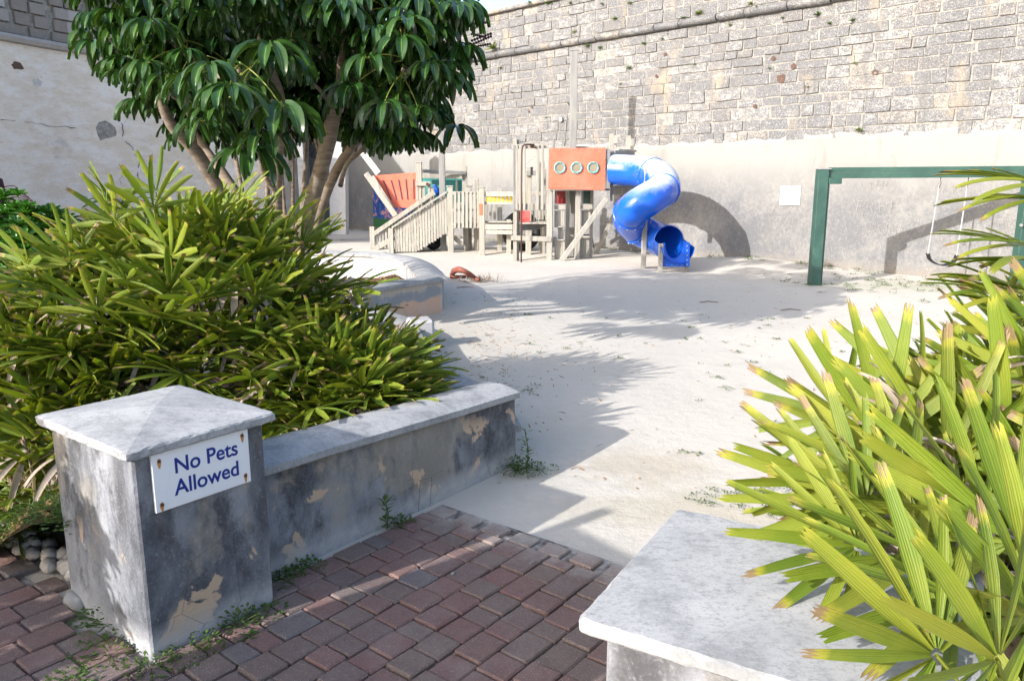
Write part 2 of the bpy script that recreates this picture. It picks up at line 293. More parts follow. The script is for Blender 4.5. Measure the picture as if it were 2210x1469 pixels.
ORI = {}
def mesh(name, g, m, o=Vector((0, 0, 0)), smooth=False):
    me = bpy.data.meshes.new(name); P = np.array(g.v, dtype=float) - np.array(o)
    me.from_pydata(P.tolist(), [], g.f)
    lv = np.empty(len(me.loops), dtype=np.int32); me.loops.foreach_get('vertex_index', lv)
    u = me.uv_layers.new(name='UVMap'); u.data.foreach_set('uv', np.array(g.uv, dtype=np.float32)[lv].ravel())
    if m: me.materials.append(m)
    if smooth: me.polygons.foreach_set('use_smooth', [True]*len(me.polygons))
    me.update(); return me
def obj(name, g, m, parent=None, smooth=False, label=None, origin=None):
    P = g.xyz(); o = Vector(origin) if origin is not None else Vector(((P[:, 0].min()+P[:, 0].max())/2, (P[:, 1].min()+P[:, 1].max())/2, P[:, 2].min()))
    ob = bpy.data.objects.new(name, mesh(name, g, m, o, smooth)); COL.objects.link(ob)
    ORI[ob.name] = o
    if parent: ob.parent = parent; ob.location = o - ORI[parent.name]
    else: ob.location = o
    if label: ob['label'] = label
    return ob
def thing(name, label, cat, loc, group=None):
    o = bpy.data.objects.new(name, None); COL.objects.link(o); o.location = loc; o.empty_display_size = .2; ORI[o.name] = Vector(loc)
    tag(o, label, cat, group); return o
def tag(o, label, cat, group=None):
    o['label'] = label; o['category'] = cat
    if group: o['group'] = group
    return o
def struct(name, g, m, smooth=False, parent=None):
    o = obj(name, g, m, parent, smooth, origin=(0, 0, 0) if parent is None else None)
    if parent is None: o['kind'] = 'structure'
    return o
def inst(name, me, parent, mat):                       # one more object on shared mesh data; mat in world space
    o = bpy.data.objects.new(name, me); COL.objects.link(o)
    if parent: o.parent = parent; m2 = mat.copy(); m2.translation = mat.translation - ORI[parent.name]; o.matrix_local = m2
    else: o.matrix_world = mat
    return o
def sweep_wall(path, prof, m_pts):                     # path: outer-face 2-D points, prof: (inward offset, z) loop
    n = len(path); P = [Vector((p[0], p[1], 0)) for p in path]; g = G(); v = []; nor = []
    for i in range(n):
        d = (P[min(i+1, n-1)]-P[max(i-1, 0)]).normalized(); nn = Vector((-d.y, d.x, 0))
        if 0 < i < n-1:
            d1 = (P[i]-P[i-1]).normalized(); c = max(.4, nn.dot(Vector((-d1.y, d1.x, 0)))); nn = nn/c
        nor.append(nn)
    k = len(prof)
    for i in range(n):
        pr = m_pts(i, prof) if m_pts else prof
        for (o, z) in pr: v.append(P[i]+nor[i]*o+Vector((0, 0, z)))
    f = [(i*k+j, i*k+(j+1) % k, (i+1)*k+(j+1) % k, (i+1)*k+j) for i in range(n-1) for j in range(k)]
    f += [tuple(range(k))[::-1], tuple((n-1)*k+j for j in range(k))]; return g.add(v, f)
def smoothpath(pts, sub=6):
    P = [Vector(p) for p in pts]; out = []
    for i in range(len(P)-1):
        a, b, c, d = P[max(i-1, 0)], P[i], P[i+1], P[min(i+2, len(P)-1)]
        for k in range(sub):
            t = k/sub; out.append(.5*((2*b)+(c-a)*t+(2*a-5*b+4*c-d)*t*t+(3*b-a-3*c+d)*t**3))
    out.append(P[-1]); return out
# ------------------------------------------------------------------ ground
R0 = random.Random(4)
U = Vector((.61, .792, 0)).normalized(); V = Vector((U.y, -U.x, 0)); F0 = Vector((-1.214, 2.378, 0))
def UV(u, v, z=0): return F0 + U*u + V*v + Vector((0, 0, z))
_uu, _vv = U, V
g = G(); g.v = []
def sandz(x, y):
    h = .018*math.sin(x*1.3+y*.7)*math.sin(y*.9-x*.4)+.010*math.sin(x*3.1+1)*math.sin(y*2.3)
    h += .10*math.exp(-((x+.7)**2/.5+(y-10.6)**2/1.2)) + .07*math.exp(-((x-1.2)**2/2.+(y-17.9)**2/1.)) + .09*math.exp(-((x-4.6)**2+(y-15.4)**2)/1.5)
    near = min(1, max(0, (y-4.2)/2)); return h*near - .004
g.sheet(None, 130, 130, lambda a, b: (lambda x, y: (x, y, sandz(x, y)))(-14+a*26, -1+b*30))
go = struct('sand', g, M['sand'], True)
g = G(); g.sheet(None, 20, 20, lambda a, b: (-150+a*300, -120+b*300, -.09)); struct('ground', g, M['sand'])
# sandy bed under the pavers
g = G(); bedp = [UV(-1.4, 3.0, .001), UV(1.57, 3.0, .001), UV(1.57, -.12, .001), UV(.3, -.12, .001), UV(-.02, -.62, .001), UV(-.02, -1.9, .001), UV(-1.4, -1.9, .001)]
g.add(bedp, [tuple(range(len(bedp)))][::1]); bed = struct('paving', g, M['grout'])
ORI[bed.name] = Vector((0, 0, 0))
# pavers: rows along U, three lengths, each a brick of its own
def paver_mesh(L, W, seed):
    r = random.Random(seed); g = G(); g.box((0, 0, 0), (L, W, .05), None, .006); P = g.xyz()
    P[:, :2] += np.array([[r.uniform(-.0025, .0025) for _ in range(2)] for _ in P]); g.v = [tuple(p) for p in P]; return mesh('brick', g, M['paver'])
WR = .126; lens = [.095, .128, .160]; PM = {}
def PMget(L, k):
    if (L, k) not in PM: PM[(L, k)] = paver_mesh(L-.007, WR-.008, k*7+int(L*1000))
    return PM[(L, k)]
cands = []
row = 0; v = -1.75
while v < 2.6:
    u = -1.3 + R0.uniform(0, .12); end = 1.43
    while u < end-.04:
        L = R0.choice([.095, .128, .128, .16])
        if u+L > end-.06: L = end-u
        c = UV(u+L/2, v+WR/2); inpier = (-.03 < u+L/2 < .53 and -.62 < v+WR/2 < .05)
        leftw = v+WR/2 < -.11 and u+L/2 > .02; soil = v+WR/2 < -.62 and u > -.02
        if not (inpier or leftw or soil): cands.append((c, L, R0.randrange(5), _uu, R0.uniform(-.025, .025)))
        u += L
    v += WR
for k in range(22):                                    # border course across the end
    c = UV(1.43+.055, -.12+.165*k+.08); cands.append((c, .105, k % 5, None, R0.uniform(-.02, .02)))
def infr(c):
    d = c.y*_c+(CAM_H)*_s; x = 1105+FOC*c.x/d; y = 734.5-FOC*(c.y*_s-CAM_H*_c)/d; return -60 < x < 2000 and y < 1560
vis = sorted([q for q in cands if infr(q[0])], key=lambda q: q[0].length); rest = [q for q in cands if not infr(q[0])] + vis[298:]
gs = G()
def pmat(c, uax, tw):
    base = (Vector((1, 0, 0)).rotation_difference(_uu)).to_matrix().to_4x4()
    rot = Matrix.Rotation(math.atan2(_uu.y, _uu.x)+tw + (0 if uax is not None else 0), 4, 'Z')
    tilt = Matrix.Rotation(R0.uniform(-.016, .016), 4, 'X') @ Matrix.Rotation(R0.uniform(-.016, .016), 4, 'Y')
    return Matrix.Translation(c+Vector((0, 0, -.007+R0.uniform(-.0045, .0045)))) @ rot @ tilt
for q in vis[:298]:
    inst('brick', PMget(q[1], q[2]), bed, pmat(q[0], q[3], q[4]))
for q in rest:
    gg = G(); gg.box((0, 0, 0), (q[1]-.008, WR-.009, .05), None, .006); gs.addg(gg, pmat(q[0], q[3], q[4]))
o = obj('outlying_bricks', gs, M['paver'], bed); o['kind'] = 'stuff'

g = G()
for k in range(0):                                    # sand blown over the last bricks
    c = UV(1.50-abs(R0.gauss(0, .07)), R0.uniform(-.1, 1.9), 0); n = 14; rx, ry = R0.uniform(.03, .11), R0.uniform(.02, .05); vs = [c+Vector((0, 0, .0255))]
    for a in range(n): an = 6.283*a/n; rr = R0.uniform(.6, 1.2); vs.append(c+_vv*math.cos(an)*rx*rr+_uu*math.sin(an)*ry*rr+Vector((0, 0, .0190)))
    g.add(vs, [(0, a+1, (a+1) % n+1) for a in range(n)])
# ------------------------------------------------------------------ far fortress wall
E_ = Vector((-.686, .728, 0)).normalized(); N_ = Vector((-.728, -.686, 0)).normalized(); W0 = Vector((7.25, 12.92, 0))
def WP(s, z, d=0): return W0 + E_*s + N_*d + Vector((0, 0, z))
RW = Matrix((E_, N_, Vector((0, 0, 1)))).transposed()
fw = thing('fortress_wall', 'long sunlit old limestone rampart of blackened blocks over grey render, behind the playground', 'wall', WP(8, 0))
g = G(); g.box(WP(9.5, 2.85, -.75), (31, 1.5, 5.7), RW, .02); obj('wall_core', g, M['mortar'], fw)
g = G()
def plz(s): return 2.36+.03*math.sin(s*.9)+.02*math.sin(s*2.7+1)+.025*math.sin(s*7.1)+.012*math.sin(s*19)
def plf(a, b):
    s = -6+a*31; z = -.2 + b*(plz(s)+.2); r = random.Random(int(a*4000)*31+int(b*99)); d = .05+.008*math.sin(s*3)*math.sin(z*4)
    return WP(s, z, d if b < .999 else 0.0)
def plf2(a, b): return plf(a, min(1, b/.96) if b < .96 else 1) if b < .97 else (lambda p: p)(WP(-6+a*31, plz(-6+a*31)+.012, .0))
g.sheet(None, 300, 26, lambda a, b: WP(-6+a*31, -.2+(min(1, b/.96))*(plz(-6+a*31)+.2)+(.02 if b > .97 else 0), ((.05-.030*max(0, b-.6)/.4)+.006*math.sin(a*93)*math.sin(b*11)) if b <= .97 else -.01))
obj('render_coat', g, M['plaster'], fw, True)
RS = random.Random(11); SM = []
for k in range(8):
    gg = G(); gg.box((0, 0, 0), (1, .12, 1), None, .03); P = gg.xyz(); r = random.Random(k)
    P[:, 0] = np.sign(P[:, 0])*np.minimum(abs(P[:, 0]), .5)
    P += np.array([[r.uniform(-.03, .03), r.uniform(-.007, .007), r.uniform(-.04, .04)] for _ in P]); gg.v = [tuple(p) for p in P]
    SM.append((gg, mesh('stone', gg, M['stone'])))
stones = []
z = 2.30
while z < 5.66:
    if z < 4.60: h = RS.choice([.15, .17, .19, .21, .24]); h = min(h, 4.61-z) if 4.61-z-h > .1 else 4.61-z
    elif z < 4.78: z = 4.785; continue
    else: h = RS.choice([.21, .25, .29]); h = min(h, 5.66-z) if 5.66-z-h > .12 else 5.66-z
    s = -3 + RS.uniform(0, .3)
    while s < 22:
        L = RS.uniform(.2, .38) if RS.random() < .4 else RS.uniform(.36, .68)
        hh = h*RS.uniform(.93, 1.); mid = s+L/2
        if z+h > plz(mid)+.05 and RS.random() > .03: stones.append((mid, z+h/2, L, hh, RS.randrange(8), RS.choice([-.018, -.014, -.010, -.006, -.002, .006])))
        s += L
    z += h
stones.sort(key=lambda q: (WP(q[0], q[1])-Vector((0, 0, 1.6))).length if q[0] > -1.2 and at(0, 0, 1) else 99)
gs = G()
for i, q in enumerate(stones):
    mt = Matrix.Translation(WP(q[0], q[1], -.038+q[5])) @ RW.to_4x4() @ Matrix.Diagonal((q[2]-.012, 1, q[3]-.010, 1)) 
    mt = mt @ Matrix.Rotation(RS.uniform(-.012, .012), 4, 'Y')
    if i < 299: inst('stone', SM[q[4]][1], fw, mt)
    else: gs.addg(SM[q[4]][0], mt)
o = obj('remaining_stones', gs, M['stone'], fw); o['kind'] = 'stuff'
s = -5.                                                # rounded string course, block by block
prf = [(-.03, 4.61), (.07, 4.62), (.125, 4.66), (.14, 4.70), (.12, 4.745), (.06, 4.775), (-.03, 4.785)]
while s < 23:
    L = RS.uniform(.5, 1.0); dz = RS.uniform(-.008, .008); g = G(); kk = len(prf); vv = []
    for q in range(4):
        for (d, zz) in prf: vv.append(WP(s+.008+(L-.016)*q/3, zz+dz+RS.uniform(-.006, .006), d+RS.uniform(-.006, .006)))
    ff = [(q*kk+j, q*kk+(j+1) % kk, (q+1)*kk+(j+1) % kk, (q+1)*kk+j) for q in range(3) for j in range(kk)]+[tuple(range(kk)), tuple(3*kk+j for j in range(kk))[::-1]]
    g.add(vv, ff); obj('string_course_stone', g, M['stone'], fw, True); s += L
g = G(); g.box(WP(9.5, 5.72, -.70), (31, 1.62, .09), RW, .02); obj('parapet_coping', g, M['stone'], fw)
# shot holes with brown hollows: shallow dished patches set in the face
for (x, y, r) in [(1688, 170, .085), (1698, 192, .06), (1714, 143, .05), (1742, 190, .06), (1670, 127, .04), (1418, 165, .035), (1150, 232, .03), (1143, 241, .03), (1890, 158, .05), (1437, 118, .04), (1040, 205, .03), (1630, 230, .04)]:
    rr = ray(x, y); tt = 14.1414/(.728*rr.x+.686*rr.y); k_ = (W0.dot(-N_))/(rr.dot(-N_)); p = Vector((0, 0, CAM_H))+rr*k_
    g = G(); n = 12; vs = [p+N_*.016] ; 
    for a in range(n):
        q = r*RS.uniform(.75, 1.25); vs.append(p + E_*math.cos(a*6.283/n)*q*1.1 + Vector((0, 0, math.sin(a*6.283/n)*q)) + N_*.026)
    g.add(vs, [(0, a+1, (a+1) % n+1) for a in range(n)]); obj('hollow', g, M['rust'], fw, True)
def wallpt(x, y, d=.06):
    r_ = ray(x, y); k_ = (W0+N_*d).dot(-N_)/r_.dot(-N_); return Vector((0, 0, CAM_H))+r_*k_
def text(name, s, size, m, parent, loc, R3, ext=.001, off=0., align='CENTER', sx=1.):
    c = bpy.data.curves.new(name, 'FONT'); c.body = s; c.size = size; c.extrude = ext; c.offset = off; c.align_x = align; c.align_y = 'CENTER'; c.space_line = .92
    tmp = bpy.data.objects.new(name+'_tmp', c); COL.objects.link(tmp); me = bpy.data.meshes.new_from_object(tmp.evaluated_get(bpy.context.evaluated_depsgraph_get())); bpy.data.objects.remove(tmp); me.materials.clear(); me.materials.append(m)
    o = bpy.data.objects.new(name, me); COL.objects.link(o)
    m4 = R3.to_4x4() @ Matrix.Diagonal((sx, 1, 1, 1)); m4.translation = Vector(loc)-(ORI[parent.name] if parent else Vector()); o.matrix_world = m4
    if parent: o.parent = parent; o.matrix_local = m4
    return o
RT = Matrix((-E_, Vector((0, 0, 1)), N_)).transposed()
for (x, y, s_, sz) in [(1890, 448, 'FREE', .27), (1905, 497, 'THUMA', .24), (1836, 463, 'NATHE', .16), (1672, 463, 'SARAH', .10), (1990, 520, 'NQUON', .12), (2115, 528, 'WAN...', .13), (1415, 455, 'MARIA', .13), (2050, 408, 'DAVE', .17), (2150, 465, 'MYDEE', .11), (1880, 400, 'ALTHA', .20), (2165, 480, 'M', .20)]:
    for li, ch in enumerate(s_):
        p_ = wallpt(x, y, .0605) - E_*(li-(len(s_)-1)/2)*sz*.72 + Vector((0, 0, RS.uniform(-.02, .02)))
        text('scratched_letter', ch, sz*RS.uniform(.85, 1.15), M['scratch'], fw, p_, RT @ Matrix.Rotation(RS.uniform(-.14, .14), 3, 'Z'), .0004, -.0062*sz/.2, sx=RS.uniform(.8, 1.1))

# wall sign with faint lines of print
p0, p1, p2, p3 = [wallpt(*q, .066) for q in ((1685, 402), (1728, 402), (1727, 443), (1683, 442))]
ctr = (p0+p1+p2+p3)/4; wd = (p1-p0).length; ht = (p0-p3).length
ns = thing('notice_board', 'small white printed notice on the rendered wall left of the green swing', 'sign', ctr-Vector((0, 0, ht/2)))
g = G(); g.box(ctr, (wd, .016, ht), RW, .002); obj('panel', g, M['white'], ns)
for k, wk in enumerate([.66, .56, .6, .44, .56, .34, .2]):
    g = G(); ww = -wd*wk/2
    while ww < wd*wk/2:
        l = RS.uniform(.015, .05); g.box(ctr - E_*(ww+l/2) + Vector((0, 0, ht*(.36-.105*k-(.08 if k == 6 else 0)))) + N_*.0095, (l, .002, .011), RW, .0004); ww += l+.012
    obj('print_line', g, M['greyink'], ns)
# tufts growing out of the far wall
def tuft(p, n, L, wd_, m, seed, up=.8, outv=None, name='wall_tuft'):
    r = random.Random(seed); g = G()
    for _ in range(n):
        a = r.uniform(0, 6.283); e = r.uniform(.1, 1.4)*up; d = Vector((math.cos(a)*math.cos(e), math.sin(a)*math.cos(e), math.sin(e)))
        if outv is not None: d = (d + outv*.5).normalized()
        l = L*r.uniform(.5, 1); sdv = d.cross(Vector((r.uniform(-1, 1), r.uniform(-1, 1), 1))).normalized(); b = Vector(p)+Vector((r.uniform(-1, 1), r.uniform(-1, 1), 0))*L*.25
        pts = []; 
        for k in range(4):
            t = k/3; c = b+d*l*t+Vector((0, 0, -l*.35*t*t)); ww = wd_*(1-.8*t)*(.6+t) ; pts += [c-sdv*ww, c+sdv*ww]
        g.add(pts, [(2*k, 2*k+1, 2*k+3, 2*k+2) for k in range(3)], [(q % 2, q//2/3) for q in range(8)])
    return g
wt = [(1067, 105, .22), (1150, 10, .14), (1185, 8, .1), (1241, 70, .09), (1232, 8, .07), (1300, 10, .07), (1328, 42, .09), (1270, 100, .1), (1295, 105, .08), (1080, 147, .07), (1358, 148, .09), (1360, 8, .07), (1340, 182, .05), (1390, 95, .07), (1250, 90, .06), (1512, 28, .09), (1640, 22, .13), (1622, 36, .07), (1620, 10, .08), (1505, 30, .07), (1475, 40, .07), (1575, 55, .06), (1765, 32, .09), (1790, 52, .06), (1785, 5, .08), (1840, 45, .07), (1690, 40, .05), (1855, 282, .09), (1500, 140, .05), (1660, 148, .04), (1745, 188, .05), (1845, 138, .05), (1430, 85, .05), (1240, 122, .05), (1180, 255, .04), (1228, 225, .05), (1105, 200, .04), (1425, 290, .03)]
for i, (x, y, L) in enumerate(wt):
    p = wallpt(x, y, .03)
    o = obj('wall_plant', tuft(p, 34, L*1.35, L*.11, M['grass'], i, .9, N_), M['weed'] if i % 3 else M['grass'], None, True); tag(o, 'small green tuft rooted in a joint of the sunlit stone rampart', 'plant', 'tufts growing out of the rampart')
g = G()
for k in range(160):
    x = RS.uniform(2, 21); zz = 4.62 if RS.random() < .55 else 4.79; gg = tuft(WP(x, zz, .05), 5, .05, .006, None, k, .8, N_) if math.sin(x*2.3)+math.sin(x*5.1) > .4 else None
    if gg: g.add(gg.v, gg.f, gg.uv)
o = obj('moss_along_ledge', g, M['weed'], None); tag(o, 'thin green growth along the ledge of the rampart', 'plant growth'); o['kind'] = 'stuff'
g = G()
for k in range(900):
    x = RS.uniform(6, 22); gg = tuft(WP(x, 5.76, -.1-RS.random()*.5), 1, RS.uniform(.04, .2), .004, None, k+500, 1.1); g.add(gg.v, gg.f, gg.uv)
o = obj('dry_grass_on_parapet', g, M['grass'], None); tag(o, 'dry grass along the top of the rampart', 'grass'); o['kind'] = 'stuff'

# ------------------------------------------------------------------ left bastion (curved, shaded flank)
bp = [Vector((x, y, 0)) for x, y in [(-14.2, 12.0), (-12.6, 15.2), (-11.5, 18.2), (-10.75, 20.2), (-9.55, 21.8), (-8.3, 22.9), (-7.1, 23.5), (-6.9, 24.8), (-7.1, 28.5)]]
bpath = smoothpath(bp[:7], 4)+bp[7:]
ba = thing('bastion_wall', 'tall shaded whitewashed bastion wall with a ledge, curving away behind the umbrella tree', 'wall', (-10.5, 20, 0))
bpath2 = [(p.x, p.y) for p in bpath]
def inw(o, z): return (o, z)
g = sweep_wall(bpath2, [(.0, -.2), (.0, 4.62), (1.6, 4.62), (1.6, -.2)], None); obj('whitewashed_face', g, M['lime'], ba)
g = sweep_wall(bpath2, [(-.12, 4.64), (-.17, 4.72), (-.12, 4.80), (1.5, 4.80), (1.5, 4.625), (-.02, 4.625)], None); obj('ledge', g, M['darkstone'], ba, False)
g = sweep_wall(bpath2, [(.10, 4.805), (.10, 7.2), (1.5, 7.2), (1.5, 4.805)], None); obj('upper_core', g, M['mortar'], ba)
dkm = M['darkstone']; zz = 4.82; bmesh_ = []
for k in range(4):
    gg = G(); gg.box((0, 0, 0), (1, .12, 1), None, .03); bmesh_.append(mesh('stone', gg, dkm))
cnt = 0
while zz < 7.1:
    h = RS.uniform(.2, .3)
    for i in range(len(bpath)-1):
        a, b = bpath[i], bpath[i+1]; L = (b-a).length; d = (b-a)/L; nn = Vector((-d.y, d.x, 0)); nseg = max(1, round(L/.5)); sh = RS.uniform(-.2, .2)
        for q in range(nseg):
            l = L/nseg*RS.uniform(.75, 1.0); c = a+d*((q+.5)*L/nseg+sh*.5)+nn*(.09)+Vector((0, 0, zz+h/2)); R3 = Matrix((d, nn, Vector((0, 0, 1)))).transposed()
            if zz < 6.4 and cnt < 290 and c.y > 16: inst('stone', bmesh_[cnt % 4], ba, Matrix.Translation(c+nn*RS.uniform(-.02, .01)) @ R3.to_4x4() @ Matrix.Diagonal((l-.03, 1, h-.03, 1))); cnt += 1
    zz += h
# long crack and patched hole on the bastion face
def bast(x, y):
    best = None; r_ = ray(x, y); o0 = Vector((0, 0, CAM_H))
    for i in range(len(bpath)-1):
        a, b = bpath[i], bpath[i+1]; d = b-a; nn = Vector((-d.y, d.x, 0)); den = r_.dot(nn)
        if abs(den) < 1e-6: continue
        t = (a-o0).dot(nn)/den; p = o0+r_*t; u = (p-a).dot(d)/d.length_squared
        if t > 0 and -.02 <= u <= 1.02 and (best is None or t < best[0]): best = (t, p, nn.normalized())
    return best
for nm, pts, wid in [('crack', [(262, 262), (266, 300), (285, 320), (300, 345), (296, 380), (305, 400)], .02), ('crack', [(0, 260), (60, 264), (110, 272), (180, 276)], .016), ('crack', [(268, 268), (282, 240), (292, 225)], .012), ('crack', [(262, 400), (258, 385), (268, 370)], .012)]:
    g = G(); pp = []
    for i, (x, y) in enumerate(pts):
        bb = bast(x, y)
        if bb: pp.append(bb[1]-bb[2]*.004)
    q2 = []
    for a, b in zip(pp, pp[1:]):
        for k in range(5): q2.append(a.lerp(b, k/5)+Vector((RS.uniform(-.03, .03), 0, RS.uniform(-.03, .03))))
    if len(q2) > 2: g.tube(q2, [wid*.6*RS.uniform(.2, 1) for _ in q2], 5); obj(nm, g, M['slot'], ba)
for (x, y, r, mm) in [(222, 282, .30, 'mortar'), (38, 142, .13, 'rust'), (80, 178, .11, 'rock'), (180, 428, .1, 'rock')]:
    bb = bast(x, y)
    if bb:
        g = G(); n = 14; c = bb[1]-bb[2]*(.012 if mm != 'lime' else .02); tv = Vector((bb[2].y, -bb[2].x, 0)); vs = [c-bb[2]*.004]
        for a in range(n):
            q = r*RS.uniform(.8, 1.25); vs.append(c+tv*math.cos(a*6.283/n)*q*1.15+Vector((0, 0, math.sin(a*6.283/n)*q*.75))+bb[2]*.01)
        g.add(vs, [(0, a+1, (a+1) % n+1) for a in range(n)]); obj('mortar_patch', g, M[mm], ba, True)
# pale posts in the shaded corner, mural
def post_thing(name, label, cat, p, q, w_, t_, m):
    o = obj(name, G().board(p, q, w_, t_), M[m]); return tag(o, label, cat)
post_thing('concrete_post', 'tall pale grey square post in the shaded corner left of the play ship', 'post', at(733, 505, 21), at(733, 300, 21)+Vector((0, 0, .9)), .42, .4, 'concrete')
post_thing('slim_post', 'narrow sunlit white post glimpsed between the tree trunks', 'post', Vector((-5.3, 20.2, -.1)), Vector((-5.3, 20.2, 2.55)), .16, .12, 'cap')
g = G(); pm = [wallpt(x, y, .058) for x, y in ((808, 506), (896, 506), (896, 404), (808, 404))]
pm = [WP((pm[0]-W0).dot(E_), .12, .062), WP((pm[1]-W0).dot(E_), .12, .062), WP((pm[1]-W0).dot(E_), 1.45, .062), WP((pm[0]-W0).dot(E_), 1.45, .062)]
g.prism(pm[::-1], N_*.012); o = obj('mural', g, M['mural']); tag(o, 'dark blue painted mural of undersea shapes low on the shaded wall behind the bow', 'mural')
# ------------------------------------------------------------------ gate piers
def pier(name, label, O, u, v, lu, lv, zt, ov=.045, rise=.030):   # O front corner of the shaft; v points to the opening; shaft extends +u and -v
    t = thing(name, label, 'pier', O+u*lu/2-v*lv/2)
    R3 = Matrix((v, u, Vector((0, 0, 1)))).transposed(); c = O+u*lu/2-v*lv/2
    n = 14; g = G()
    def ring(z, k=0):
        pts = []
        for (a, b) in ((0, 0), (1, 0), (1, 1), (0, 1)): pts.append(c + v*((.5-a)*lv) + u*((b-.5)*lu) + Vector((0, 0, z)))
        return pts
    g.box(c+Vector((0, 0, (zt-.03-.1)/2)), (lv, lu, zt-.03+.1), R3, .008)
    obj('shaft', g, M['render'], t)
    g = G(); a, b = lv/2+ov, lu/2+ov; z0, z1, z2 = zt-.032, zt, zt+rise; e = .004
    def q(x, y, z): return c+v*x+u*y+Vector((0, 0, z))
    vs = [q(sx*(a-e), sy*(b-e), z0) for sx, sy in ((-1, -1), (1, -1), (1, 1), (-1, 1))] + [q(sx*a, sy*b, z0+.005) for sx, sy in ((-1, -1), (1, -1), (1, 1), (-1, 1))] + \
         [q(sx*a, sy*b, z1-.005) for sx, sy in ((-1, -1), (1, -1), (1, 1), (-1, 1))] + [q(sx*(a-.006), sy*(b-.006), z1) for sx, sy in ((-1, -1), (1, -1), (1, 1), (-1, 1))]
    N8 = 10; fs = [(3, 2, 1, 0)]
    for k in range(3): fs += [(k*4+i, k*4+(i+1) % 4, k*4+4+(i+1) % 4, k*4+4+i) for i in range(4)]
    rj = random.Random(int(zt*1000+rise*9999)); K = 26; vs = []; fs = []; per = []
    cs = [(-1, -1), (1, -1), (1, 1), (-1, 1)]
    for i in range(4):
        (x0, y0), (x1, y1) = cs[i], cs[(i+1) % 4]
        for k in range(K): per.append((x0+(x1-x0)*k/K, y0+(y1-y0)*k/K, (k == 0)))
    n_ = len(per); rings = []
    for (ins, zz) in [(.10, z0), (.004, z0), (0, z0+.006), (0, z1-.006), (.006, z1), (.03, z1+rise*.12)]:
        rg = []
        for (x, y, cn) in per:
            jx = rj.uniform(-.0022, .0012)-(.004 if cn else 0)-(rj.random() < .05)*rj.uniform(.002, .006); jx = 0 if ins == .03 else jx; rg.append(len(vs)); vs.append(q(x*(a-ins+jx), y*(b-ins+jx), zz+(0 if ins == .03 else rj.uniform(-.0010, .0010))))
        rings.append(rg)
    for r0, r1 in zip(rings, rings[1:]): fs += [(r0[i], r0[(i+1) % n_], r1[(i+1) % n_], r1[i]) for i in range(n_)]
    ap = len(vs); vs.append(q(0, 0, z2)); fs += [(rings[-1][i], rings[-1][(i+1) % n_], ap) for i in range(n_)]
    g.add(vs, fs); obj('coping_slab', g, M['cap'], t); return t
P1 = F0.copy()
pl = pier('gate_pier', 'grey rendered gate pier with pyramid cap carrying the No Pets Allowed sign', P1, _uu, _vv, .487, .592, .762, ov=.037)
u2 = Vector((.5, .866, 0)); v2 = Vector((-.866, .5, 0))
# right pier: its shaft extends away from the opening; v2 points left
pr = pier('gate_pier', 'pale gate pier cap at the bottom edge beside the yellow green palm leaves', Vector((.125, 1.391, 0)) + u2*.045 - v2*.045, u2, v2, .52, .60, .762, rise=.010)
# sign
def onpier(x, y, d=.0):
    r_ = ray(x, y); k_ = (P1+_vv*d-Vector((0, 0, CAM_H))).dot(_vv)/r_.dot(_vv); return Vector((0, 0, CAM_H))+r_*k_
c4 = [onpier(*q, .008) for q in ((325, 972), (530, 905), (540, 1020), (332, 1100))]
ctr = sum(c4, Vector())/4; sw = ((c4[1]-c4[0]).dot(_uu)+(c4[2]-c4[3]).dot(_uu))/2; sh = ((c4[0]-c4[3]).z+(c4[1]-c4[2]).z)/2
ctr.z = min(ctr.z, .762-.034-sh/2-.002)
RP = Matrix((_uu, Vector((0, 0, 1)), _vv)).transposed()
sg = thing('warning_sign', 'white sign reading No Pets Allowed in navy letters, screwed to the grey pier', 'sign', ctr-Vector((0, 0, sh/2)))
g = G(); g.box(ctr, (sw, sh, .012), RP, .0015); obj('panel', g, M['white'], sg)
text('lettering', 'No Pets', sh*.375, M['blue'], sg, ctr+_vv*.0065+Vector((0, 0, sh*.19))+_uu*sw*.04, RP, .0004, .0012, sx=.96)
text('lettering', 'Allowed', sh*.375, M['blue'], sg, ctr+_vv*.0065-Vector((0, 0, sh*.185))+_uu*sw*.035, RP, .0004, .0012, sx=.96)
for a, b in ((-.43, .36), (.43, .39), (-.44, -.38), (.44, -.36)):
    q = ctr+_uu*sw*a+Vector((0, 0, sh*b))+_vv*.0062
    gg = G(); n = 10; vs = [q+_vv*.0005]
    for k in range(n):
        an = 6.283*k/n; dz = -.011*max(0, -math.sin(an))**2*(1 if abs(math.cos(an)) < .5 else .2); rr = .0088*RS.uniform(.85, 1.2)
        vs.append(q+_vv*.0004+_uu*math.cos(an)*rr*.9+Vector((0, 0, math.sin(an)*rr+dz*1.6)))
    gg.add(vs, [(0, k+1, (k+1) % n+1) for k in range(n)]); st = obj('rust_stain', gg, M['ruststain'], sg)
    gg = G(); gg.tube([q, q+_vv*.002], .0058, 10); obj('screw', gg, M['rust'], sg)

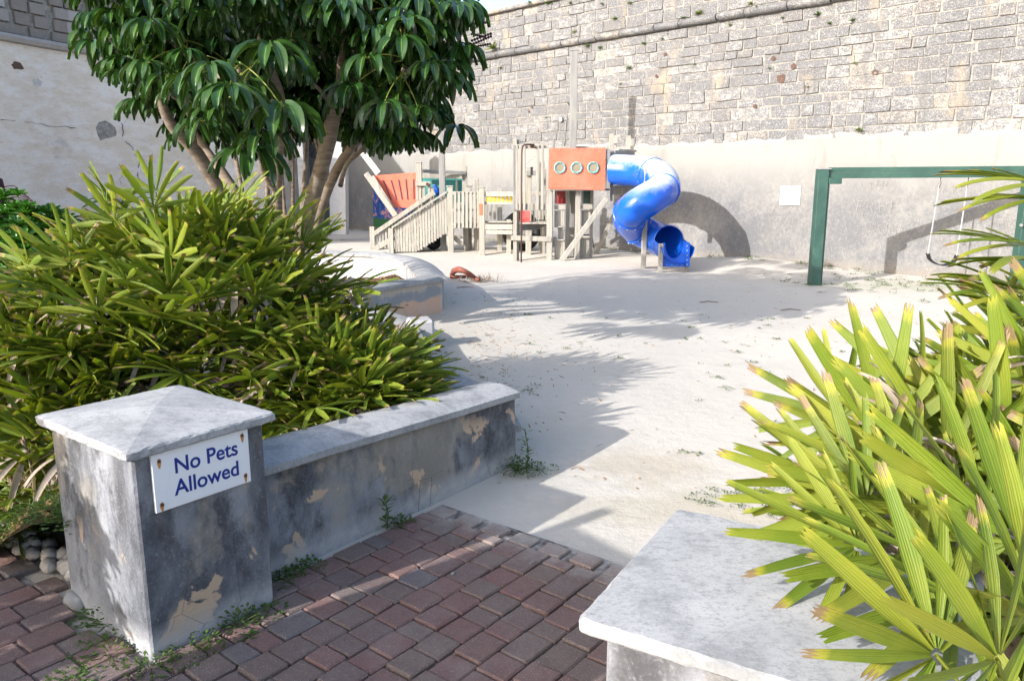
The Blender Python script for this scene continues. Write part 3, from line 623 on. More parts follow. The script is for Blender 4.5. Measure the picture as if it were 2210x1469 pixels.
# ------------------------------------------------------------------ planter walls
def wall_with_cap(name, label, path, h, th, prof_ov=.035, mat='render', seg=1, convex=.03, heights=None):
    O = Vector((sum(p[0] for p in path)/len(path), sum(p[1] for p in path)/len(path), 0)); t = thing(name, label, 'low wall', O)
    hs = heights or [h]*len(path)
    g = sweep_wall(path, [(0, -.12), (0, 0), (th, 0), (th, -.12)], lambda i, pr: [(0, -.12), (0, hs[i]-.035), (th, hs[i]-.035), (th, -.12)]); obj('wall_body', g, M[mat], t)
    k = 9
    def cp(i, pr):
        w_ = th+2*prof_ov; z = hs[i]
        return [(-prof_ov+.003, z-.034), (-prof_ov, z-.029), (-prof_ov, z-.006)] + [(-prof_ov+w_*q/k, z+convex*math.sin(math.pi*q/k)) for q in range(0, k+1)] + [(th+prof_ov, z-.034)]
    n = len(cp(0, 0)); 
    bounds = [0, len(path)-1] if seg == 1 else [round(q*(len(path)-1)/seg) for q in range(seg+1)]
    for a, b in zip(bounds, bounds[1:]):
        full = path; sub = path[a:b+1]
        g = sweep_wall(sub, cp(0, 0), lambda i, pr, a=a: cp(i+a, 0)); obj('coping', g, M['cap'], t)
    return t
npth = [UV(u, -.165+.004*math.sin(u*5)) for u in [.40, .6, .9, 1.2, 1.5, 1.8, 2.05, 2.2, 2.235]]
wall_with_cap('planter_wall', 'low grey planter wall with peeling render and rounded coping beside the signed pier', [(p.x, p.y) for p in npth], .48, .25, heights=[.497, .49, .482, .472, .463, .452, .444, .438, .436])
bk = smoothpath([Vector(p+(0,)) for p in [(.02, 4.35), (-.10, 5.0), (-.36, 5.50), (-.62, 6.15), (-.80, 6.8), (-1.03, 7.8), (-1.30, 8.3), (-1.55, 8.6)]], 5)
wall_with_cap('kerb_wall', 'very low curved kerb wall mostly hidden behind the lady palm bush', [(p.x, p.y) for p in bk], .2, .24, mat='render', convex=.02)
p2a = [(-1.62, 8.42), (-1.45, 8.65), (-1.2, 9.0), (-1.0, 9.27), (-.85, 9.48)]
wall_with_cap('raised_planter_wall', 'near face of the far planter with a pink stained lower half', p2a, .42, .27, mat='pink')
p2b = smoothpath([Vector(p+(0,)) for p in [(-.84, 9.60), (-.93, 10.1), (-1.06, 10.7), (-1.22, 11.3), (-1.52, 12.1), (-2.0, 12.75)]], 4)
wall_with_cap('curved_planter_wall', 'sunlit curved side of the far planter, its coping crossed by thin shadows', [(p.x, p.y) for p in p2b], .42, .30, mat='concrete')
wall_with_cap('rear_planter_wall', 'long pale rear wall of the far planter in front of the stairs', [(-2.02, 12.8), (-2.6, 12.98), (-3.6, 13.3), (-5.2, 13.8), (-7.5, 14.4)], .42, .30, mat='concrete')
g = G(); g.box((-1.0+.1, 7.55, .12), (.24, .26, .30), Matrix.Rotation(.3, 3, 'Z'), .025); o = obj('concrete_block', g, M['concrete']); tag(o, 'small white concrete block on the sand at the edge of the bush', 'block')
# planter soil
g = G()
def soilz(x, y):
    k = min(1, max(0, (x+2.4)/.7)); k2 = max(.35, 1-max(0, y-4.3)*.9) if y < 8.6 else .55
    return (.03+.30*k*k*(3-2*k))*k2 + .02*math.sin(x*5)*math.sin(y*4) + .012*math.sin(x*13+y*7)
def inside(x, y):
    p = Vector((x, y, 0))-F0; u = p.dot(_uu); v = p.dot(_vv)
    if u < 2.3 and y < 4.6: return v < -.23 and (u > .5 or v < -.56)
    bx = [(4.3, -.15), (5.0, -.3), (5.5, -.5), (6.15, -.78), (6.8, -.98), (7.8, -1.2), (8.4, -1.6), (9.4, -1.0), (10.1, -1.1), (10.7, -1.22), (11.3, -1.4), (12.1, -1.75), (12.9, -2.3), (13.4, -4.2), (14.2, -7.2)]
    for (y0, x0), (y1, x1) in zip(bx, bx[1:]):
        if y0 <= y <= y1: return x < x0+(x1-x0)*(y-y0)/(y1-y0)
    return y < 4.5 and x < 0
n1, n2 = 110, 150; vs = {}; st_ = .1; ff = []; vl = []
def vid(i, j):
    if (i, j) not in vs:
        x, y = -12+i*st_, 2.35+j*st_; vs[(i, j)] = len(vl); vl.append((x, y, soilz(x, y)))
    return vs[(i, j)]
for i in range(119):
    for j in range(120):
        x, y = -12+(i+.5)*st_, 2.35+(j+.5)*st_
        if x < -1.25 and y < 4 and not (y > 2.7-.62*(x+1.75)): continue
        if inside(x, y): ff.append((vid(i, j), vid(i+1, j), vid(i+1, j+1), vid(i, j+1)))
g.add(vl, ff); struct('planter_soil', g, M['soil'], True)
# pale kerb line between paving and left bed
g = G(); a, b = Vector((-1.66, 2.66, 0)), Vector((-3.3, 3.55, 0)); g.board(a-Vector((0, 0, .02)), b, .035, .05, side=(0, 0, 1)); o = obj('bed_kerb', g, M['render']); tag(o, 'thin pale kerb between the brick paving and the weedy bed left of the pier', 'kerb')
# coiled grey ribbed border stones
rk = thing('ribbed_rock_border', 'row of ribbed grey rocks half sunk in weeds left of the signed pier', 'rocks', (-2.0, 3.05, 0))
RR = random.Random(9)
for k in range(11):
    t = k/10; x, y = -1.70-.62*t+RR.uniform(-.02, .02), 2.93+.42*t+RR.uniform(-.03, .03)
    for lay in range(2):
        g = G(); d = Vector((.55, -.3+.5*math.sin(k), .15)).normalized(); L = RR.uniform(.045, .065); c = Vector((x+lay*.03, y-lay*.06, .055-.02*lay+.01*math.sin(k)))
        pp = [c+d*L*(q/7-.5)*2 for q in range(8)]; g.tube(pp, [.024*(.35+.8*math.sin(math.pi*(q+.6)/8.2))*(1+.30*(q % 2)) for q in range(8)], 8); obj('rock', g, M['rock'], rk, True)
# white shell-like stone by pier foot
g = G(); g.tube([(-1.70, 2.74, .02), (-1.67, 2.72, .045), (-1.63, 2.69, .04), (-1.60, 2.67, .02)], [.018, .03, .028, .012], 10); o = obj('pale_stone', g, M['chalk'], None, True); tag(o, 'small white stone at the foot of the pier beside the bed kerb', 'stone')
# unseen board and shrub, added off to the left to shade the paving
pb = Vector((-2.10, .96, 0)); sd_ = Vector((.63, -.775, 0))
nb = thing('shade_board', 'unseen board on two posts, added left of the path to shade the paving', 'added shade board', pb)
for a in (-.45, .45): obj('post', G().board(pb+sd_*a, pb+sd_*a+Vector((0, 0, 1.72)), .08, .08, (.775, .632, 0)), M['wood'], nb)
obj('shade_panel', G().box(pb+Vector((0, 0, .92)), (.84, .04, 1.36), Matrix((sd_, Vector((.775, .632, 0)), Vector((0, 0, 1)))).transposed(), .004), M['dgreen'], nb)
obj('lower_shade_panel', G().box(pb+Vector((0, 0, .12)), (.84, .03, .22), Matrix((sd_, Vector((.775, .632, 0)), Vector((0, 0, 1)))).transposed(), .004), M['wood'], nb)
# ------------------------------------------------------------------ leaves
def leaflet(g, base, d, nrm, L, W, droop, r, pleat=3, nt=6, na=6, prof='strap', jag=.03, twist=0., curl=0.):
    d = Vector(d).normalized(); sd0 = d.cross(Vector(nrm)).normalized(); vs = []; uvs = []; c = Vector(base); n = sd0.cross(d).normalized()
    sd0 = (sd0*math.cos(twist)+n*math.sin(twist)).normalized(); up = sd0.cross(d).normalized()
    dd = d.copy(); step = L/nt; side_b = r.uniform(-.07, .07)
    for i in range(nt+1):
        t = i/nt
        if prof == 'strap': w_ = W*(.20+.80*math.sin(min(1, t*1.7+.02)*math.pi/2))*(1-.38*max(0, t-.5)/.5)
        elif prof == 'ell': w_ = W*math.sin(math.pi*(min(.985, t*.93+.045)))**.75
        else: w_ = W*(t*.9+.12)**.8*(1 if t < .8 else math.sqrt(max(.02, 1-((t-.8)/.215)**2)))
        for j in range(na+1):
            a = j/na*2-1
            if prof == 'strap': h = abs(((j*pleat/na) % 1)-.5)*W*.16 + abs(a)*W*.10
            else: h = abs(a)*W*.28+math.sin(t*17+j)*W*.03
            jl = ((r.uniform(-jag, jag)+(.03 if j % 2 else -.02))*L if (i == nt and prof == 'strap') else 0)
            vs.append(c + sd0*a*w_/2 + up*(h-abs(a)*0) + dd*jl); uvs.append((j/na, t))
        dd = (dd + Vector((0, 0, -droop/nt*(.35+1.3*t))) + sd0*side_b/nt).normalized(); up = sd0.cross(dd).normalized(); c = c+dd*step
    f = [(i*(na+1)+j, i*(na+1)+j+1, (i+1)*(na+1)+j+1, (i+1)*(na+1)+j) for i in range(nt) for j in range(na)]; g.add(vs, f, uvs)
def fan_leaf(seed, dry=False, flat=False):
    r = random.Random(seed); g = G(); n = r.choice([6, 7, 8, 9]) if not flat else r.choice([9, 10, 11]); sp = r.uniform(1.2, 1.75) if not flat else r.uniform(1.5, 2.0)
    for i in range(n):
        a = (-1+2*i/(n-1))*sp + r.uniform(-.06, .06); k = 1-.25*abs(a)/1.7
        d = Vector((math.sin(a), math.cos(a), r.uniform(.0, .16)))
        leaflet(g, Vector((math.sin(a)*.012, math.cos(a)*.012, 0)), d, (math.sin(a)*.2, 0, 1), r.uniform(.27, .36)*k, r.uniform(.030, .050)*(1-.12*abs(a))*(.80 if flat else 1), (r.uniform(.05, .55) if not dry else r.uniform(1.4, 2.6)) if not flat else r.uniform(.05, .22), r,
            pleat=3, nt=6 if not dry else 7, na=6, jag=.035, twist=(-math.sin(a)*.35+r.uniform(-.25, .25)*(4 if dry else 1)) if not flat else r.uniform(-.7, .7))
    leaf = G(); leaf.add(g.v, g.f, g.uv); leaf.tube([(0, 0, .002), (0, -.06, -.012), (0, -.15, -.06)], [.0045, .004, .0035], 4, False); return leaf
FANS = [fan_leaf(s) for s in range(10)]; FLAT = [fan_leaf(300+s, flat=True) for s in range(4)]; DRY = [fan_leaf(100+s, True) for s in range(4)]
def orient(p, d, roll, s, nrm=None):
    d = d.normalized(); up = Vector(nrm).normalized() if nrm is not None else Vector((0, 0, 1)); x = d.cross(up)
    if x.length < .15: x = d.cross(Vector((.5, -.8, .2)))
    x.normalize(); z = x.cross(d); m = Matrix((x, d, z)).transposed() @ Matrix.Rotation(roll, 3, 'Y')
    m = m.to_4x4() @ Matrix.Scale(s, 4); m.translation = p; return m
def bush(name, label, blobs, n_show, n_more, seed, mg, fanmesh, drymesh, dryk, explicit=(), keep=None, cz=.0, tilt=(.15, .75), sc_=(.8, 1.1), inner=.62, more_r=(.3, .85), base=None, flatmesh=None):
    r = random.Random(seed); t = thing(name, label, 'palm bush', base)
    pts = []
    tot = n_show+n_more; tries = 0; W_ = [b[2][0]*b[2][1]*b[3] for b in blobs]
    while len(pts) < tot and tries < 60000:
        tries += 1; b = r.choices(blobs, W_)[0]; C, (rx, ry, rz) = Vector(b[0]), b[2]
        th = r.uniform(0, 6.283); zc = r.uniform(-.25, 1); q = math.sqrt(max(0, 1-zc*zc)); nrm = Vector((q*math.cos(th), q*math.sin(th), zc))
        rr = r.uniform(inner, 1.0) if len(pts) < n_show else r.uniform(*more_r)
        p = C+Vector((nrm.x*rx, nrm.y*ry, nrm.z*rz))*rr
        if p.z < cz: continue
        bad = False
        for b2 in blobs:
            if b2 is b: continue
            C2 = Vector(b2[0]); dv = p-C2; e = (dv.x/b2[2][0])**2+(dv.y/b2[2][1])**2+(dv.z/b2[2][2])**2
            if e < (.45 if len(pts) < n_show else .2): bad = True
        if bad or (keep and not keep(p)): continue
        if len(pts) < n_show and nrm.y > .55 and nrm.z < .5 and r.random() < .75: continue
        nn = Vector((nrm.x/rx, nrm.y/ry, nrm.z/rz)).normalized(); pts.append((p, nn, rr))
    stuff = G(); sdry = G()
    lst = [(p, nn, None, None) for p, nn, _ in pts]
    for (p, d, s) in explicit: lst.insert(0, (Vector(p), Vector(d), s, 2 if flatmesh else 1))
    for i, (p, nn, s, ex) in enumerate(lst):
        if ex: d = nn; sc1 = s; roll = r.uniform(-.2, .2); dry = False
        else:
            h = Vector((nn.x, nn.y, 0)); h = h.normalized() if h.length > .05 else Vector((r.uniform(-1, 1), r.uniform(-1, 1), 0)).normalized()
            d = h*(1-.35*max(0, nn.z)) + Vector((0, 0, r.uniform(*tilt)*(.35+max(0, nn.z)*1.3)-.10)); d = (d+Vector((r.uniform(-.45, .45), r.uniform(-.45, .45), r.uniform(-.2, .2)))).normalized(); sc1 = r.uniform(*sc_); roll = r.uniform(-.6, .6)
            dry = r.random() < (dryk*(1.6 if nn.z < .25 else .8) if i < n_show+len(explicit) else dryk*1.5)
            if dry: d = (d+Vector((0, 0, -.7))).normalized()
        m = orient(p, d, roll, sc1)
        if i < n_show+len(explicit) and i < 299:
            me, gg = r.choice(drymesh if dry else fanmesh)
            if ex == 2: me = r.choice(flatmesh)[0]; cp = (Vector((0, 0, CAM_H))-p).normalized(); m = orient(p, d, roll*.5, sc1, cp+Vector((r.uniform(-.4, .4), 0, .5)))
            inst('leaf', me, t, m)
        else:
            (sdry if dry else stuff).addg(r.choice(DRY if dry else FANS), m)
    if stuff.v: o = obj('inner_leaves', stuff, mg, t, True); o['kind'] = 'stuff'
    if sdry.v: o = obj('withered_leaves', sdry, M['palmdry'], t, True); o['kind'] = 'stuff'
    g = G()
    for k in range(46):
        b = r.choice(blobs); C = Vector(b[0]); a = r.uniform(0, 6.283); q = r.uniform(0, .7); x, y = C.x+b[2][0]*q*math.cos(a), C.y+b[2][1]*q*math.sin(a)
        if keep and not keep(Vector((x, y, C.z))): continue
        h = C.z+b[2][2]*math.sqrt(1-q*q)*.85; g.tube([(x, y, 0), (x+r.uniform(-.05, .05), y+r.uniform(-.05, .05), h*.5), (x+(x-C.x)*.15, y+(y-C.y)*.15, h)], [.011, .010, .007], 6)
    o = obj('canes', g, M['cane'], t, True); o['kind'] = 'stuff'
    return t
FLM = [(mesh('palm_leaf_open', f, M['palmr'], smooth=True), f) for f in FLAT]
FM = [(mesh('palm_leaf', f, M['palm'], smooth=True), f) for f in FANS]; FMR = [(mesh('palm_leaf_yellow', f, M['palmr'], smooth=True), f) for f in FANS]; DM = [(mesh('dry_palm_leaf', f, M['palmdry'], smooth=True), f) for f in DRY]
def keepL(p):
    q = p-F0; u, v = q.dot(_uu), q.dot(_vv)
    if u < .62 and v > -.66 and p.z < 1.0: return False
    if v > -.30 and u < 2.4: return p.z > .55 and v > -.30 and v < -.12
    return True
bush('lady_palm_bush', 'huge dome of yellow green lady palm leaves with withered tips behind the signed pier',
    [((-1.92, 4.62, .50), 0, (1.09, .98, 1.06), 1.3), ((-2.42, 4.12, .28), 0, (.70, .66, .74), 1.0), ((-1.0, 4.75, .26), 0, (.48, .56, .48), 1.3), ((-2.2, 3.62, .10), 0, (.42, .38, .46), 1.3), ((-1.02, 4.25, .32), 0, (.55, .42, .42), 1.8)],
    290, 1000, 5, M['palm'], FM, DM, .08, keep=keepL, cz=.12, sc_=(.72, 1.0), more_r=(.5, .93), tilt=(.35, 1.1), base=(-1.8, 4.6, .2),
    explicit=[(UV(.86, -.56, .50), (.5, -.5, .15), .75), (UV(.66, -.75, .58), (.2, -.8, .3), .75), (UV(1.15, -.55, .52), (.6, -.6, .1), .75), (UV(1.5, -.55, .5), (.6, -.6, .1), .8), (UV(.95, -.75, .68), (.4, -.7, .4), .8), ((-1.5, 3.85, .72), (.1, -.8, .25), .8), ((-1.12, 3.98, .68), (.5, -.8, .1), .75), ((-2.6, 3.65, .72), (-.7, -.5, .35), .9), ((-.5, 4.5, .50), (.9, -.3, .15), .75), ((-.85, 4.15, .52), (.5, -.8, .0), .7)])
exR = [(at(2190, 1165, 1.52), (-.45, .25, .75), 1.15), (at(2019, 1412, 1.16), (-.62, .1, .55), .95), (at(1868, 1085, 1.74), (-.85, .25, .26), 1.05), (at(1990, 1200, 1.50), (-.9, -.1, .20), 1.0), (at(2060, 1290, 1.34), (-.95, -.15, .12), .95), (at(1905, 960, 2.2), (-.5, .2, .8), 1.25), (at(2040, 1000, 2.1), (-.25, .2, .95), 1.3), (at(2180, 960, 2.1), (-.15, .1, .95), 1.3), (at(1850, 1180, 1.52), (-.9, -.05, .15), .85), (at(2150, 1420, 1.12), (-.5, -.1, .7), .85), (at(2120, 1120, 1.62), (-.7, -.1, .5), 1.1), (at(1960, 1060, 1.78), (-.95, 0, .15), 1.1), (at(2230, 1330, 1.22), (-.6, -.1, .6), 1.0), ((1.58, 1.78, .86), (-.35, .75, .62), 1.15), ((1.28, 1.42, .80), (-.62, .66, .32), 1.12), ((1.30, 2.10, .80), (-.70, .45, .28), 1.05), ((1.36, 2.5, .86), (-.25, .55, .85), 1.15), ((1.60, 2.3, 1.0), (-.4, .3, .9), 1.1), ((1.05, 2.45, .62), (-.9, .1, .35), 1.0),
       ((1.85, 2.5, 1.02), (-.3, .2, .95), 1.15), ((1.20, 1.95, .72), (-.95, .25, .22), 1.0), ((2.0, 1.9, .98), (-.1, -.3, .9), 1.1), ((1.75, 1.45, .86), (-.1, -.6, .6), 1.0), ((1.2, 2.75, .75), (-.6, .5, .6), 1.1)]
def keepR(p):
    q = p-Vector((.125, 1.391, 0)); a, b = q.dot(u2), -q.dot(v2)
    return p.x > .95 and not (-.5 < a < .62+.16 and b < .69+.16 and p.z < .90)
bush('lady_palm_bush', 'bright yellow green lady palm clump spilling over the right gate pier',
    [((1.70, 2.30, .30), 0, (.62, .95, .62), 1.2), ((2.2, 2.9, .35), 0, (.7, .8, .72), .6)], 120, 170, 8, M['palmr'], FMR, DM, .16, explicit=exR, keep=keepR, cz=.1, sc_=(.9, 1.15), tilt=(.3, 1.0), base=(1.7, 2.3, 0), flatmesh=FLM)
bush('lady_palm_bush', 'taller darker lady palm clump at the right edge in front of the green swing frame',
    [((2.80, 3.40, .50), 0, (.66, .60, .80), 1.2), ((2.5, 3.1, .30), 0, (.45, .4, .60), .8)], 80, 100, 13, M['palmr'], FMR, DM, .10, explicit=[(at(2260, 400, 3.0), (-.95, -.1, .08), 1.1), (at(2265, 430, 3.0), (-.98, -.1, -.02), 1.1), (at(2225, 560, 3.0), (-.95, -.1, .0), 1.0), (at(2200, 640, 3.0), (-.95, -.1, .1), 1.0), (at(2240, 690, 2.9), (-.8, -.1, .4), 1.0), (at(2180, 620, 3.1), (-.9, 0, .3), .9), (at(2215, 530, 3.2), (-.97, 0, .1), 1.0)],
    keep=lambda p: p.x > 2.12, cz=.1, sc_=(.9, 1.1), tilt=(.0, .5), base=(2.7, 3.4, 0))
rd = random.Random(5); gq = G()
for (x, y, Y) in [(1935, 900, 2.05), (1960, 960, 1.95), (2000, 1010, 1.85), (1930, 1100, 1.75), (1985, 1120, 1.7), (2060, 1060, 1.85), (2140, 1240, 1.5), (1900, 1150, 1.7), (2120, 820, 2.2), (2100, 1130, 1.7)]:
    gq.addg(rd.choice(DRY), orient(at(x, y, Y+.10), Vector((rd.uniform(-.8, .3), rd.uniform(-.4, .2), rd.uniform(-.3, .7))), rd.uniform(-1, 1), rd.uniform(.45, .7)))
o = obj('dry_sheath_tangle', gq, M['palmdry'], bpy.data.objects['lady_palm_bush.001'], True); o['kind'] = 'stuff'
# wall of right planter (hidden by the palms)
wall_with_cap('planter_wall', 'low planter wall under the right hand lady palms', [(1.30, 3.05), (1.22, 2.9), (1.1, 2.5), (.92, 2.12), (.78, 1.9)][::-1][:0] or [(2.25, 4.3), (1.9, 3.7), (1.55, 3.05), (1.25, 2.45), (1.02, 2.02)], .40, .22)

# ------------------------------------------------------------------ umbrella tree
def umbrella_leaf(seed, elev, Lp):
    r = random.Random(seed); g = G(); d = Vector((0, math.cos(elev), math.sin(elev))); pth = []; p = Vector((0, 0, 0))
    for i in range(8):
        pth.append(p.copy()); d = (d+Vector((0, 0, -.10))).normalized(); p = p+d*Lp/7
    g.tube(pth, [.0065, .0055, .005, .0045, .0042, .004, .004, .0045], 5, False); hub = pth[-1]; n = r.choice([9, 10, 11, 12]); ph = r.uniform(0, 1)
    for i in range(n):
        a = 6.283*(i+ph)/n + r.uniform(-.1, .1); L = r.uniform(.23, .31); h = Vector((math.cos(a), math.sin(a), 0)); st = hub+h*.045+Vector((0, 0, .012))
        g.tube([hub, hub+h*.025+Vector((0, 0, .012)), st], [.003, .0025, .0025], 4, False)
        leaflet(g, st, h+Vector((0, 0, r.uniform(-.25, .10))), (0, 0, 1), L, r.uniform(.070, .098), r.uniform(1.8, 3.2), r, prof='ell', nt=7, na=4, twist=r.uniform(-.3, .3))
    return g
UM = []
for k, (el, Lp) in enumerate([(-.95, .36), (-.4, .42), (-.1, .46), (.15, .40), (.45, .42), (.8, .36), (1.1, .3), (.3, .34), (-.65, .30), (.0, .5)]):
    gq = umbrella_leaf(200+k, el, Lp); me = mesh('umbrella_leaf', gq, M['umb'], smooth=True); me.materials.append(M['petiole'])
    nf = len(gq.f); mi = []
    for f in gq.f: mi.append(0)
    # petiole and stalk faces: short tubes are the faces with 5- or 4-sided rings before each leaflet
    pos = 7*5; mi[:pos] = [1]*pos; i = pos
    while i < nf: mi[i:i+8] = [1]*8; i += 8+28
    me.polygons.foreach_set('material_index', mi[:nf]); UM.append((me, gq, el, mi))
tr = thing('umbrella_tree', 'large dark glossy umbrella tree with several leaning grey trunks behind the palm bush', 'tree', (-2.5, 7.6, .3))
RTt = random.Random(21)
limbs = [  # (pixel x, pixel y, distance), radii
    ([(560, 520, 7.6), (480, 420, 7.4), (425, 330, 7.2), (370, 270, 7.0), (345, 200, 6.9), (350, 90, 6.8)], [.10, .085, .075, .065, .05, .035]),
    ([(565, 520, 7.7), (500, 405, 7.8), (440, 320, 7.9), (405, 250, 8.0), (380, 170, 8.0), (350, 60, 8.0)], [.09, .075, .07, .06, .05, .03]),
    ([(600, 520, 7.5), (598, 400, 7.3), (603, 300, 7.1), (605, 215, 6.9), (583, 150, 6.8), (562, 60, 6.7), (556, -60, 6.6)], [.08, .062, .060, .060, .055, .055, .04]),
    ([(640, 540, 7.9), (668, 450, 7.6), (702, 330, 7.3), (722, 240, 7.2), (735, 215, 7.2)], [.12, .10, .095, .09, .085]),
    ([(735, 215, 7.2), (765, 165, 7.3), (800, 120, 7.5), (850, 40, 7.7), (880, -40, 7.8)], [.07, .06, .05, .045, .03]),
    ([(735, 215, 7.2), (733, 150, 7.1), (742, 100, 7.0), (735, 0, 6.9), (730, -90, 6.8)], [.055, .045, .04, .04, .03]),
    ([(745, 210, 7.2), (790, 195, 7.0), (835, 172, 6.8), (880, 150, 6.6)], [.04, .035, .03, .022]),
    ([(680, 540, 8.4), (690, 460, 8.2), (725, 370, 8.0), (765, 310, 7.9), (805, 270, 7.8), (850, 230, 7.7)], [.09, .075, .065, .06, .05, .035]),
    ([(735, 400, 8.1), (748, 355, 7.8), (780, 325, 7.7), (800, 300, 7.7)], [.035, .03, .026, .02]),
    ([(700, 400, 8.1), (695, 360, 8.0), (680, 300, 7.9)], [.03, .026, .02]),
    ([(600, 420, 7.3), (570, 380, 7.2), (560, 330, 7.1)], [.035, .03, .02]),
    ([(603, 260, 7.0), (560, 220, 6.6), (528, 190, 6.1), (515, 150, 5.9)], [.035, .03, .025, .02]),
    ([(425, 330, 7.2), (405, 240, 7.0), (370, 205, 6.8)], [.03, .025, .02]),
    ([(722, 240, 7.2), (700, 205, 7.0), (675, 180, 6.9)], [.03, .026, .02])]
tips = []
for px, rr in limbs:
    P = smoothpath([at(*p) for p in px], 3); R_ = np.interp(np.linspace(0, len(rr)-1, len(P)), range(len(rr)), rr); g = G(); g.tube(P, [.74*q*RTt.uniform(.94, 1.06) for q in R_], 10)
    obj('trunk' if px[0][1] > 500 else 'branch', g, M['bark'], tr, True)
    if px[-1][1] < 300 and px[-1][0] not in (735, 675, 370, 515): tips.append((P[-1], (P[-1]-P[-3]).normalized()))
forks = [at(350, 90, 6.8), at(350, 60, 8), at(556, -60, 6.6), at(880, -40, 7.8), at(730, -90, 6.8), at(850, 230, 7.7), at(562, 60, 6.7), at(880, 150, 6.6), at(735, 0, 6.9)]
extra = [(255, -60, 6.5), (325, 20, 6.6), (405, 120, 6.3), (300, -60, 6.8), (420, 0, 6.6), (385, 50, 6.6), (640, -10, 6.3), (700, 0, 7.4), (790, 10, 6.5), (860, 60, 6.5), (870, 150, 6.3), (890, 60, 6.7), (880, -10, 6.8), (900, -50, 7.0), (850, 215, 7.9), (520, 172, 5.7), (400, 175, 7.8), (500, 90, 8.2), (600, 110, 8.4), (700, 150, 8.6), (780, 190, 8.8), (620, 200, 9.0), (510, 190, 9.0), (470, -60, 6.0), (420, 215, 8.2), (500, 240, 8.5), (640, 225, 8.5), (355, 170, 7.8), (785, 235, 8.1), (880, 235, 7.4), (565, 250, 8.8), (715, 225, 8.7), (600, 60, 7.4), (300, 110, 7.2), (830, 120, 7.0), (770, 130, 8.2), (860, 180, 8.3), (400, 130, 8.3), (300, 60, 8.3), (700, 10, 8.3), (560, -20, 8.4), (430, -90, 7.5), (600, -130, 7.4), (800, -100, 7.6), (880, -100, 7.8), (260, -80, 7.5)]
tw = G()
for e in extra:
    p = at(*e); f = min(forks+[t_[0] for t_ in tips], key=lambda q: (q-p).length+(.5 if q.z > p.z+.5 else 0)); mid = f.lerp(p, .5)+Vector((0, 0, -.05)); g = G(); g.tube(smoothpath([f, mid, p], 4), [.028-.0015*k for k in range(9)], 6); obj('branch', g, M['bark'], tr, True)
    tips.append((p, ((p-f)+Vector((0, 0, .4))).normalized()))
cnt = 0; stuff = G(); smi = []; tips.sort(key=lambda q: q[0].y)
for ti, (p, d) in enumerate(tips):
    nl = 11
    for k in range(nl):
        az = 6.283*k*.382+RTt.uniform(-.2, .2); me, gq, el, mi = UM[(k*3+ti) % len(UM)]
        s = RTt.uniform(.80, 1.15)*(1.08 if p.y < 6 else .86); m = Matrix.Translation(p+Vector((0, 0, RTt.uniform(-.1, .12)))) @ Matrix.Rotation(az, 4, 'Z') @ Matrix.Scale(s, 4)
        if cnt < 299: inst('leaf', me, tr, m); cnt += 1
        else: stuff.addg(gq, m); smi += mi
for k in range(60):                                   # shaded inner crown
    p = Vector((-2.45, 8.1, 3.15)) + Vector((RTt.uniform(-1.35, 1.6), RTt.uniform(-1., 1.4), RTt.uniform(-.75, 1.5))); me, gq, el, mi = RTt.choice(UM)
    if abs(p.x+2.45)/2+abs(p.y-8.1)/1.6 > 1.4: continue
    stuff.addg(gq, Matrix.Translation(p) @ Matrix.Rotation(RTt.uniform(0, 6.28), 4, 'Z') @ Matrix.Scale(1.1, 4)); smi += mi
o = obj('inner_crown_leaves', stuff, M['umb'], tr, True); o.data.materials.append(M['petiole']); o.data.polygons.foreach_set('material_index', smi[:len(o.data.polygons)]); o['kind'] = 'stuff'
for k, (x, y, x2, y2) in enumerate([(1028, 62, 1050, 48), (1030, 85, 1062, 72), (1034, 92, 1062, 78), (1034, 98, 1060, 95), (1030, 70, 1048, 80), (1030, 58, 1040, 38)]):
    a, b = at(x-14, y+4, 7.6), at(x2, y2, 7.6); g = G(); n = 16; g.tube([a.lerp(b, q/n) for q in range(n+1)], [.005+.011*(q % 2) for q in range(n+1)], 6); obj('flower_spike', g, M['spike'], tr)
# thin bare canes beside the tree
for k, (x, Y, lean) in enumerate([(553, 9.2, -.15), (571, 9.6, .05), (622, 9.3, -.05), (631, 9.8, .02), (640, 9.4, .1), (655, 9.7, .15), (566, 9.9, .1), (610, 10.1, 0)]):
    b = at(x, 500, Y); b.z = .1; g = G(); pp = smoothpath([b, b+Vector((lean*.5, 0, .9)), b+Vector((lean*1.6, .1, 2.0)), b+Vector((lean*1.9, .1, 2.9))], 4); g.tube(pp, [.030-.0008*q for q in range(len(pp))], 8)
    o = obj('bare_cane', g, M['bark'], None, True); tag(o, ['leftmost thin bare stem behind the umbrella tree', 'second thin stem from the left behind the umbrella tree', 'thin stem left of the sunlit white post', 'thin stem just right of the middle trunk', 'thin stem touching the sunlit white post', 'rightmost thin stem, right of the sunlit white post', 'thin stem crossing behind the leftmost pair of stems', 'thin stem farthest back behind the middle trunk'][k], 'stem', 'thin stems behind the umbrella tree')

